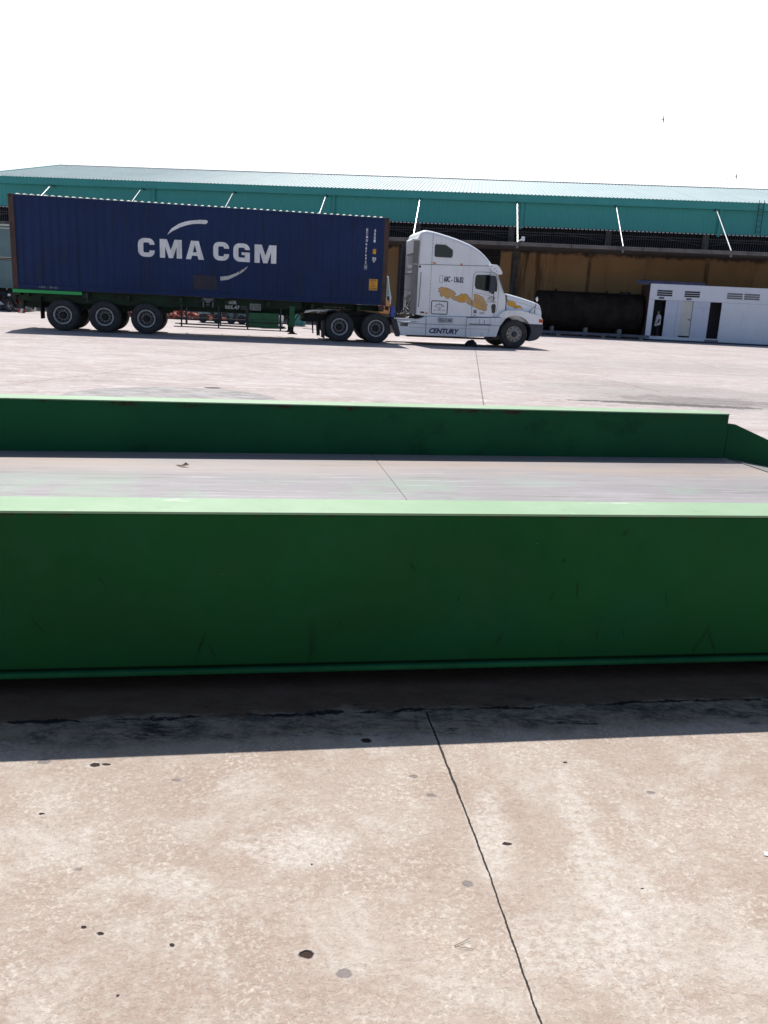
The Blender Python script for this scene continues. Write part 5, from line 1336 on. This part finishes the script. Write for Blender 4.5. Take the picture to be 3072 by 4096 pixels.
# ------------------------------------------------------------------ black tank on its cradle
def tank():
    t = thing('storage_tank', BL, (6.7, -3.2, 0), 'big black horizontal storage tank left of the white toilet block', 'tank')
    prof = [(.001, 3.70), (.6, 3.705), (.95, 3.72), (1.05, 3.75), (1.095, 3.82), (1.105, 3.95), (1.105, 9.6), (1.095, 9.72), (1.03, 9.79), (.9, 9.82), (.001, 9.83)]
    mb = MB(); mb.lathe(prof, c=(0, -3.2, 1.40), n=48, axis='x'); b = mb.build('shell', 'tank', t, smooth=True, ang=60)
    for x in (4.85, 7.73):
        mb = MB(); mb.prism([(x - .14, 2.47), (x - .02, 2.62), (x + .06, 2.62), (x + .10, 2.47), (x + .04, 2.50), (x + .0, 2.57), (x - .03, 2.50)], -3.25, -3.21); mb.build('lifting_lug', 'tank', t)
    mb = MB(); mb.lathe([(.30, 2.40), (.30, 2.56), (.33, 2.57), (.33, 2.61), (.001, 2.615)], c=(8.82, -3.2, 0), n=24, axis='z'); mb.build('manhole', 'black', t)
    for x in (4.7, 6.6, 8.5):
        mb = MB(); mb.prismz([(x - .1, -4.0), (x + .1, -4.0), (x + .1, -2.4), (x - .1, -2.4)], 0, .5); mb.build('cradle', 'frame_dark', t)
    r = thing('blue_rail', BL, (7, -5.1, 0), 'long blue-grey steel rail lying on the ground before the black tank', 'rail')
    mb = MB(); mb.box(1.5, 10.06, -5.16, -5.02, .15, .27); mb.box(1.5, 10.06, -5.24, -4.94, .135, .15); mb.build('beam', 'kerb', r)
    mb = MB()
    for x in (2.2, 4.9, 7.4, 9.5): mb.box(x, x + .25, -5.2, -4.98, 0, .135)
    mb.build('packer', 'plinth', r)
    for i, (x, w_, lb) in enumerate(((4.70, .095, 'squat concrete block behind the blue rail, nearest the truck bonnet'), (6.585, .11, 'squat concrete block under the middle of the black tank'), (8.475, .12, 'squat concrete block under the tank, nearest the white toilet block'))):
        mb = MB(); mb.prism([(x - w_, .0), (x - w_ * .8, .50), (x - w_ * .4, .53), (x + w_ * .5, .53), (x + w_ * .85, .50), (x + w_, .0)], -4.72, -4.42)
        o = mb.build('concrete_block', 'plinth', None, bevel=.015); o.location = BL[0]; o.rotation_euler = (0, 0, BL[1])
        tag(o, lb, 'block', 'concrete blocks before the tank')
tank()

# ------------------------------------------------------------------ person in the doorway
def skin_body(name, joints, edges, mat, parent, sub=2):
    me = bpy.data.meshes.new(name)
    me.from_pydata([j[:3] for j in joints], edges, [])
    o = bpy.data.objects.new(name, me); col.objects.link(o)
    sk = o.modifiers.new('skin', 'SKIN'); sk.use_smooth_shade = True
    if not me.skin_vertices: pass
    for i, j in enumerate(joints):
        r = j[3]; me.skin_vertices[0].data[i].radius = (r, j[4] if len(j) > 4 else r)
    me.skin_vertices[0].data[0].use_root = True
    sb = o.modifiers.new('sub', 'SUBSURF'); sb.levels = sub; sb.render_levels = sub
    me.materials.append(M[mat])
    dg = bpy.context.evaluated_depsgraph_get(); dg.update()
    nm = bpy.data.meshes.new_from_object(o.evaluated_get(dg))
    bpy.data.objects.remove(o)
    nm.name = name
    if len(nm.vertices) == 0: print('EMPTY SKIN', name)
    o = bpy.data.objects.new(name, nm); col.objects.link(o)
    if parent: o.parent = parent
    return o
def add_skin_layer(): pass
def person():
    s, f = 10.54, -4.64
    p = thing('person', BL, (s, f, .25), 'person in a loose white shirt and dark trousers standing side-on in the toilet doorway', 'person')
    # local coordinates relative to feet; facing -x (to the left)
    H = .99
    def sk(name, joints, edges, mat, sub=2):
        me = bpy.data.meshes.new(name)
        bm = bmesh.new(); lay = bm.verts.layers.skin.verify()
        vs = []
        for j in joints:
            v = bm.verts.new((j[0] * H, j[1] * H, j[2] * H)); r = j[3] * H
            v[lay].radius = (r, (j[4] if len(j) > 4 else j[3]) * H); vs.append(v)
        for a, b in edges: bm.edges.new((vs[a], vs[b]))
        vs[0][lay].use_root = True
        bm.to_mesh(me); bm.free()
        me.materials.append(M[mat])
        o = bpy.data.objects.new(name, me); col.objects.link(o)
        m1 = o.modifiers.new('skin', 'SKIN'); m1.use_smooth_shade = True
        m2 = o.modifiers.new('sub', 'SUBSURF'); m2.levels = sub; m2.render_levels = sub
        o.parent = p
        return o
    # continuous body: pelvis root, torso, neck, head, both arms with hands, both legs with feet
    J = [(0, 0, .76, .10, .085), (0, 0, .90, .095, .08), (.01, 0, 1.05, .11, .09), (.0, 0, 1.15, .09, .08), (-.01, 0, 1.22, .04), (-.025, 0, 1.28, .045), (-.035, 0, 1.36, .072), (-.03, 0, 1.43, .06),
         (0, -.14, 1.12, .045), (.03, -.17, .92, .034), (-.06, -.17, .76, .027), (-.10, -.165, .71, .022), (-.125, -.16, .66, .014),
         (0, .14, 1.12, .045), (.02, .17, .92, .034), (-.03, .18, .74, .026), (-.04, .17, .68, .02), (-.05, .17, .62, .014),
         (0, -.075, .70, .075), (-.02, -.08, .40, .05), (.03, -.08, .09, .034), (-.0, -.08, .03, .03), (-.09, -.085, .022, .026), (-.14, -.085, .018, .018),
         (0, .075, .70, .075), (.04, .08, .40, .05), (.10, .08, .10, .034), (.08, .08, .03, .03), (.0, .085, .022, .026), (-.05, .085, .018, .018),
         (-.075, -.145, .70, .010), (-.10, -.14, .67, .008), (-.105, 0, 1.345, .014)]
    Ed = [(0, 1), (1, 2), (2, 3), (3, 4), (4, 5), (5, 6), (6, 7), (3, 8), (8, 9), (9, 10), (10, 11), (11, 12), (3, 13), (13, 14), (14, 15), (15, 16), (16, 17),
          (0, 18), (18, 19), (19, 20), (20, 21), (21, 22), (22, 23), (0, 24), (24, 25), (25, 26), (26, 27), (27, 28), (28, 29), (11, 30), (30, 31), (6, 32)]
    sk('body', J, Ed, 'skin')
    # loose shirt
    mb = MB()
    rings = [(.60, -.02, .165, .17), (.64, -.015, .17, .175), (.80, 0, .155, .165), (.95, .005, .145, .165), (1.08, .01, .135, .18), (1.15, .005, .115, .17), (1.195, -.005, .075, .10), (1.22, -.01, .052, .055)]
    n = 20; vs = []
    rg = random.Random(2)
    for z, cx, rx, ry in rings:
        for i in range(n):
            a = 2 * math.pi * i / n; w_ = 1 + (.05 * math.sin(a * 5 + z * 7) if z < 1 else 0)
            tilt = -.05 * math.cos(a) if z < .7 else 0
            vs.append(((cx + rx * math.cos(a) * w_) * H, ry * math.sin(a) * w_ * H, (z - tilt) * H))
    mb.add(vs, [(j * n + i, j * n + (i + 1) % n, (j + 1) * n + (i + 1) % n, (j + 1) * n + i) for j in range(len(rings) - 1) for i in range(n)])
    for y in (-1, 1):
        mb.tube([(0, y * .12 * H, 1.14 * H), (.012, y * .165 * H, 1.05 * H), (.03, y * .178 * H, .95 * H)], .062 * H, 12, r2=.058 * H)
    o = mb.build('shirt', 'shirt', None, smooth=True, ang=70); o.parent = p
    # dark arm covers
    mb = MB(); mb.tube([(.028 * H, -.172 * H, .96 * H), (.03 * H, -.172 * H, .915 * H), (-.02 * H, -.172 * H, .83 * H), (-.065 * H, -.171 * H, .755 * H)], .043 * H, 10, r2=.032 * H)
    mb.tube([(.018 * H, .172 * H, .95 * H), (.02 * H, .174 * H, .90 * H), (-.03 * H, .18 * H, .74 * H)], .041 * H, 10, r2=.03 * H)
    o = mb.build('sleeve', 'trouser', None, smooth=True, ang=70); o.parent = p
    mb = MB()
    for y, pts in ((-1, [(0, -.072, .78), (0, -.075, .66), (-.02, -.08, .40), (.028, -.08, .08)]), (1, [(0, .072, .78), (0, .075, .66), (.04, .08, .40), (.098, .08, .09)])):
        mb.tube([Vector(q) * H for q in pts], .098 * H, 12, r2=.052 * H)
    o = mb.build('trousers', 'trouser', None, smooth=True, ang=70); o.parent = p
    mb = MB()
    mb.lathe([(.001, .088), (.04, .08), (.068, .055), (.080, .02), (.078, -.02), (.070, -.05)], n=16, axis='z')
    mb.v = [((x * 1.05 - .018) * H, y * .95 * H, (z + 1.395) * H) for x, y, z in mb.v]
    mb.tube([(.05 * H, 0, 1.40 * H), (.06 * H, 0, 1.34 * H), (.04 * H, 0, 1.28 * H)], .035 * H, 8)
    o = mb.build('hair', 'hair', None, smooth=True, ang=70); o.parent = p
    for a, b in ((-.08, 0), (.08, .08)):
        mb = MB(); mb.prism([((x + b) * H, z * H) for x, z in [(.04, .0), (.045, .06), (.0, .075), (-.08, .045), (-.15, .035), (-.16, .0)]], (a - .04) * H, (a + .04) * H)
        o = mb.build('shoe', 'shoe', None, bevel=.008); o.parent = p
person()

# ------------------------------------------------------------------ machines and vehicles behind
def simple_wheel(parent, c, r, wd, mat='rim'):
    tm = MB(); tm.lathe([(r * .55, 0), (r * .85, -.02), (r, .03), (r, wd - .03), (r * .85, wd + .02), (r * .55, wd)], c=c, n=28, closed=True)
    rm = MB(); rm.lathe([(r * .56, wd), (r * .56, .02), (r * .48, .01), (r * .4, .06), (r * .18, .05), (r * .18, -.01), (.001, -.01)], c=c, n=24)
    o = rm.build('wheel', mat, parent, smooth=True); tm.build('tyre', 'tyre', o, smooth=True)
    return o
def excavator():
    t = thing('excavator', TR, (13.5, 12, 0), 'small orange excavator with pale glazed cab parked behind the truck, seen in the gap', 'excavator')
    mb = MB(); mb.prism([(13.8, .88), (13.8, 1.5), (13.9, 1.55), (14.05, 1.56), (14.20, 1.50), (14.32, 1.30), (14.37, .86)], 11.5, 12.9); mb.build('body', 'orange', t, bevel=.06, seg=3)
    cabp = [(13.0, 1.0), (13.0, 2.68), (14.42, 2.655), (14.50, 2.07), (14.60, 1.65), (14.585, 1.30), (14.36, 1.25), (14.30, 1.0)]
    mb = MB(); mb.prism(cabp, 12.95, 14.0); c = mb.build('cab', 'white_paint2', t, bevel=.03)
    mb = MB(); mb.prism([(14.25, 2.58), (14.375, 2.585), (14.505, 1.753), (14.35, 1.725), (14.30, 1.78)], 12.93, 12.955); mb.build('side_glass', 'pale_glass', c)
    mb = MB(); mb.prism([(13.1, 2.58), (14.17, 2.58), (14.22, 1.95), (14.10, 1.85), (13.1, 1.85)], 12.93, 12.955); mb.build('door_glass', 'glass', c)
    mb = MB(); mb.prism([(14.36, 1.70), (14.50, 1.70), (14.52, 1.32), (14.38, 1.30)], 12.92, 12.95); mb.build('cab_vent', 'bumper', c)
    for y in (11.6, 13.2):
        mb = MB(); mb.prism([(11.9, .2), (11.9, .45), (12.1, .62), (14.3, .62), (14.5, .45), (14.5, .2), (14.3, .02), (12.1, .02)], y, y + .4); mb.build('track', 'rubber', t, bevel=.03)
    mb = MB(); mb.lathe([(.55, .6), (.55, .88)], c=(13.2, 12.5, 0), n=24, axis='z'); mb.build('slew_ring', 'black', t)
    mb = MB(); mb.prism([(12.6, 1.3), (12.3, 2.2), (11.3, 2.5), (10.4, 2.2), (10.4, 2.0), (11.3, 2.25), (12.1, 2.0), (12.3, 1.3)], 12.2, 12.45); mb.build('boom', 'bumper', t)
    mb = MB(); mb.prism([(10.5, 2.2), (10.3, 2.2), (10.2, 1.3), (10.35, 1.3)], 12.22, 12.43); mb.prism([(10.0, 1.35), (10.5, 1.35), (10.45, .9), (10.1, .85)], 12.1, 12.55); mb.build('arm_and_bucket', 'bumper', t)
excavator()

def far_left():
    t = thing('covered_truck', BL, (-27.5, -9.5, 0), 'grey-teal high-sided truck body standing at the left edge behind the container', 'truck')
    a, b = -31.5, -24.75; y0, y1 = -9.5, -7.2
    mb = MB(); mb.box(a, b, y0, y1, 2.78, 4.44); mb.build('upper_body', 'teal_box', t, bevel=.02)
    mb = MB(); mb.box(a, b, y0 - .02, y1, 1.19, 2.66); mb.build('lower_body', 'teal_box', t, bevel=.02)
    mb = MB(); mb.box(a, b, y0 - .05, y0 - .0, 4.44, 4.50); mb.box(a, b, y0 - .05, y0 - .0, 4.27, 4.32); mb.box(a, b, y0 - .07, y0 - .0, 2.78, 2.82); mb.box(a, b, y0 - .06, y0, 2.70, 2.72); mb.build('trim_rail', 'trim', t)
    mb = MB(); mb.box(a, b, y0 - .0, y1, 2.66, 2.78); mb.box(a, b, y0 + .5, y1 - .5, .6, 1.19); mb.build('chassis', 'black', t)
    for x in (-30.4, -29.2, -26.6, -25.5): simple_wheel(t, (x, y0 + .05, .5), .5, .3)
    # parked motorcycles in front of it
    def moto(x, y, ang, lab, c1):
        m = thing('motorcycle', BL, (x, y, 0), lab, 'motorcycle', 'motorcycles parked under the truck body')
        m.rotation_euler = (0, 0, BL[1] + ang)
        def L(mb): mb.v = [(vx + x, vy + y, vz) for vx, vy, vz in mb.v]; return mb
        for wx in (-.60, .60):
            mb = MB(); mb.lathe([(.21, -.035), (.29, -.03), (.30, 0), (.29, .03), (.21, .035)], c=(wx, 0, .30), n=24, closed=True)
            o = L(mb).build('tyre', 'tyre', m, smooth=True)
            mb = MB()
            for i in range(8):
                q = math.pi * i / 8; mb.tube([(wx + .22 * math.cos(q), 0, .30 + .22 * math.sin(q)), (wx - .22 * math.cos(q), 0, .30 - .22 * math.sin(q))], .006, 5)
            mb.lathe([(.20, -.015), (.22, -.015), (.22, .015), (.20, .015)], c=(wx, 0, .3), n=24, closed=True); mb.lathe([(.001, -.05), (.04, -.05), (.04, .05), (.001, .05)], c=(wx, 0, .3), n=10)
            L(mb).build('spoked_rim', 'alu', o)
        mb = MB(); mb.prism([(-.62, .30), (-.36, .95), (-.30, .95), (-.50, .32)], -.05, .05); mb.build.__self__; L(mb).build('front_fork', 'frame_dark', m)
        mb = MB(); mb.prism([(-.52, .86), (-.34, 1.0), (-.22, .92), (-.26, .55), (-.05, .40), (-.05, .32), (-.32, .38), (-.44, .6)], -.17, .17); L(mb).build('leg_shield', c1, m, bevel=.03)
        mb = MB(); mb.prism([(-.1, .62), (-.05, .72), (.45, .78), (.75, .80), (.74, .70), (.4, .64)], -.12, .12); L(mb).build('seat', 'rubber', m, bevel=.03)
        mb = MB(); mb.prism([(-.05, .60), (.45, .64), (.78, .70), (.70, .58), (.35, .42), (.0, .42)], -.13, .13); L(mb).build('side_panel', 'redlens', m, bevel=.02)
        mb = MB(); mb.prism([(-.15, .22), (-.1, .44), (.25, .42), (.3, .25), (.1, .18)], -.10, .10); mb.tube([(.0, .12, .25), (.85, .14, .32)], .045, 10); L(mb).build('engine', 'frame_dark', m)
        mb = MB(); mb.tube([(-.28, -.33, 1.02), (-.33, -.1, .98), (-.33, .1, .98), (-.28, .33, 1.02)], .014, 6)
        mb.tube([(-.32, -.2, 1.0), (-.36, -.28, 1.14)], .006, 5); mb.tube([(-.32, .2, 1.0), (-.36, .28, 1.14)], .006, 5); L(mb).build('handlebar', 'frame_dark', m)
        mb = MB(); mb.lathe([(.001, -.02), (.05, -.015), (.055, 0)], c=(-.37, -.28, 1.17), n=10); mb.lathe([(.001, -.02), (.05, -.015), (.055, 0)], c=(-.37, .28, 1.17), n=10); L(mb).build('mirror', 'chrome', m)
        mb = MB(); mb.box(-.58, -.50, -.07, .07, .80, .92); L(mb).build('headlamp', 'white_print', m, bevel=.02)
        mb = MB(); mb.prism([(-.92, .42), (-.85, .60), (-.62, .66), (-.40, .56), (-.42, .52), (-.62, .61), (-.82, .55)], -.06, .06); L(mb).build('mudguard', c1, m)
    moto(-24.55, -10.9, .55, 'motorcycle with pale leg shield, leftmost, parked under the grey-teal truck body', 'white_paint2')
    moto(-23.95, -10.7, 1.3, 'dark motorcycle with chrome mirrors just left of the red and white trailer bumper', 'black')
    moto(-25.6, -10.6, 1.0, 'dark motorcycle at the left edge behind the pale-shielded one', 'frame_dark')
far_left()

def brick_heap():
    rg = random.Random(11); mb = MB()
    def brick(c, q, l=.22, w_=.10, h=.06):
        for_v = []
        for x in (-1, 1):
            for y in (-1, 1):
                for z in (-1, 1): for_v.append(c + q @ Vector((x * l / 2, y * w_ / 2, z * h / 2)))
        mb.add(for_v, [(0, 1, 3, 2), (4, 6, 7, 5), (0, 4, 5, 1), (2, 3, 7, 6), (0, 2, 6, 4), (1, 5, 7, 3)])
    from mathutils import Euler
    for i in range(1500):
        x = rg.uniform(-19.2, -13.2); y = rg.uniform(-10.0, -7.6)
        top = .72 - .10 * abs(x + 17.2) - .25 * abs(y + 8.6)
        if x > -15.4: top = min(top, .34 - .1 * (x + 15.4))
        if top < .05: continue
        z = rg.uniform(max(.03, top - .25), top)
        q = Euler((rg.uniform(-.6, .6), rg.uniform(-.6, .6), rg.uniform(0, 3.14))).to_matrix()
        brick(Vector((x, y, z)), q)
    o = mb.build('brick_heap', 'brick'); o.location = BL[0]; o.rotation_euler = (0, 0, BL[1])
    tag(o, 'low heap of loose red bricks seen under the trailer behind its rear wheels', 'brick heap', kind='stuff')
brick_heap()

def light_truck():
    t = thing('flatbed_truck', BL, (-12.4, -12.9, 0), 'pale teal flatbed truck seen under the trailer beside the heap of red bricks', 'truck')
    mb = MB(); mb.box(-13.55, -10.6, -12.6, -11.0, .62, .78); mb.box(-13.55, -10.6, -12.6, -12.5, .78, 1.2); mb.build('load_bed', 'teal_lite', t)
    mb = MB(); mb.prism([(-13.5, .42), (-13.5, .64), (-12.95, .64), (-12.9, .48), (-12.7, .42)], -12.62, -11.0); mb.build('front_skirt', 'teal_lite', t, bevel=.02)
    mb = MB(); mb.prism([(-13.55, .62), (-13.55, 1.25), (-13.3, 1.75), (-12.6, 1.8), (-12.55, .62)], -12.6, -11.0); c = mb.build('cab', 'teal_lite', t, bevel=.04)
    mb = MB(); mb.prism([(-13.45, 1.2), (-13.27, 1.65), (-12.7, 1.7), (-12.7, 1.2)], -12.61, -12.60); mb.build('window', 'glass', c)
    mb = MB(); mb.box(-12.7, -12.3, -12.55, -11.1, .30, .60); mb.box(-11.9, -11.7, -12.6, -11.1, .25, .6); mb.box(-11.5, -11.1, -12.5, -11.1, .35, .6); mb.build('underbody', 'teal_box', t)
    mb = MB(); mb.box(-12.62, -12.50, -12.64, -12.60, .5, .6); mb.build('lamp', 'amber', t)
    for x in (-13.3, -12.55, -11.85, -11.3): simple_wheel(t, (x, -12.55, .22), .22, .25, 'black')
    # boards and bin glimpsed beside the landing leg
    b = thing('striped_barrier', BL, (-9.0, -14, 0), 'white upright barrier boards with a dark stripe seen beside the trailer landing leg', 'barrier')
    for x in (-9.17, -8.97):
        mb = MB(); mb.prism([(x - .04, 0), (x + .02, .68), (x + .13, .68), (x + .07, 0)], -14.0, -13.95); mb.build('board', 'white_print', b)
    mb = MB(); mb.prism([(-9.08, 0), (-9.03, .62), (-8.96, .62), (-9.01, 0)], -13.94, -13.9); mb.prism([(-9.25, .0), (-9.25, .05), (-8.8, .05), (-8.8, 0)], -14.1, -13.8); mb.build('stand', 'frame_dark', b)
    c = thing('teal_bin', BL, (-8.7, -11, 0), 'teal metal bin behind the trailer landing leg', 'bin')
    M['teal_bin'] = paint('bin_teal', (.05, .22, .20), .6, var=.2, scale=4)
    mb = MB(); mb.prism([(-8.95, .02), (-9.0, .62), (-8.35, .62), (-8.4, .02)], -11.3, -10.8); mb.build('bin_body', 'teal_bin', c, bevel=.02)
    mb = MB(); mb.box(-9.03, -8.32, -11.34, -10.76, .62, .67); mb.build('rim', 'teal_box', c)
light_truck()

# ------------------------------------------------------------------ birds over the roof
def birds():
    spots = [((16.176, 56.562, 13.2), 1.0, 1.15, 'bird with long wings, highest of those over the roof'), ((20.82, 55.6, 9.97), .85, 1.3, 'bird close above the roof at the right'),
             ((20.35, 55.8, 9.82), .4, .8, 'tiny bird just left of the one close above the roof'), ((21.13, 55.1, 12.18), .35, .3, 'speck of a bird far up at the right edge')]
    for (p, sc_, roll, lab) in spots:
        b = bpy.data.objects.new('bird', None); col.objects.link(b); b.location = p; b.rotation_euler = (R(10), roll, R(60)); b.scale = (sc_, sc_, sc_)
        ORI[b.name] = Vector((0, 0, 0))
        tag(b, lab, 'bird', 'swallows over the warehouse roof')
        mb = MB(); mb.lathe([(.001, -.09), (.012, -.07), (.022, -.02), (.02, .03), (.006, .09), (.001, .10)], n=8); mb.prismz([(-.006, .08), (.006, .08), (.03, .16), (.002, .12), (-.03, .16)], -.002, .002)
        mb.build('body', 'bird', b, smooth=True)
        for s in (-1, 1):
            mb = MB(); pts = [(0, -.035), (s * .12, -.05), (s * .26, .01), (s * .12, .0), (0, .04)]
            vs = [(x, y, .05 * abs(x) / .26) for x, y in pts] + [(x, y, .05 * abs(x) / .26 + .006) for x, y in pts]
            mb.add(vs, [(0, 1, 2, 3, 4), (9, 8, 7, 6, 5)] + [(i, (i + 1) % 5, (i + 1) % 5 + 5, i + 5) for i in range(5)])
            mb.build('wing', 'bird', b)
birds()
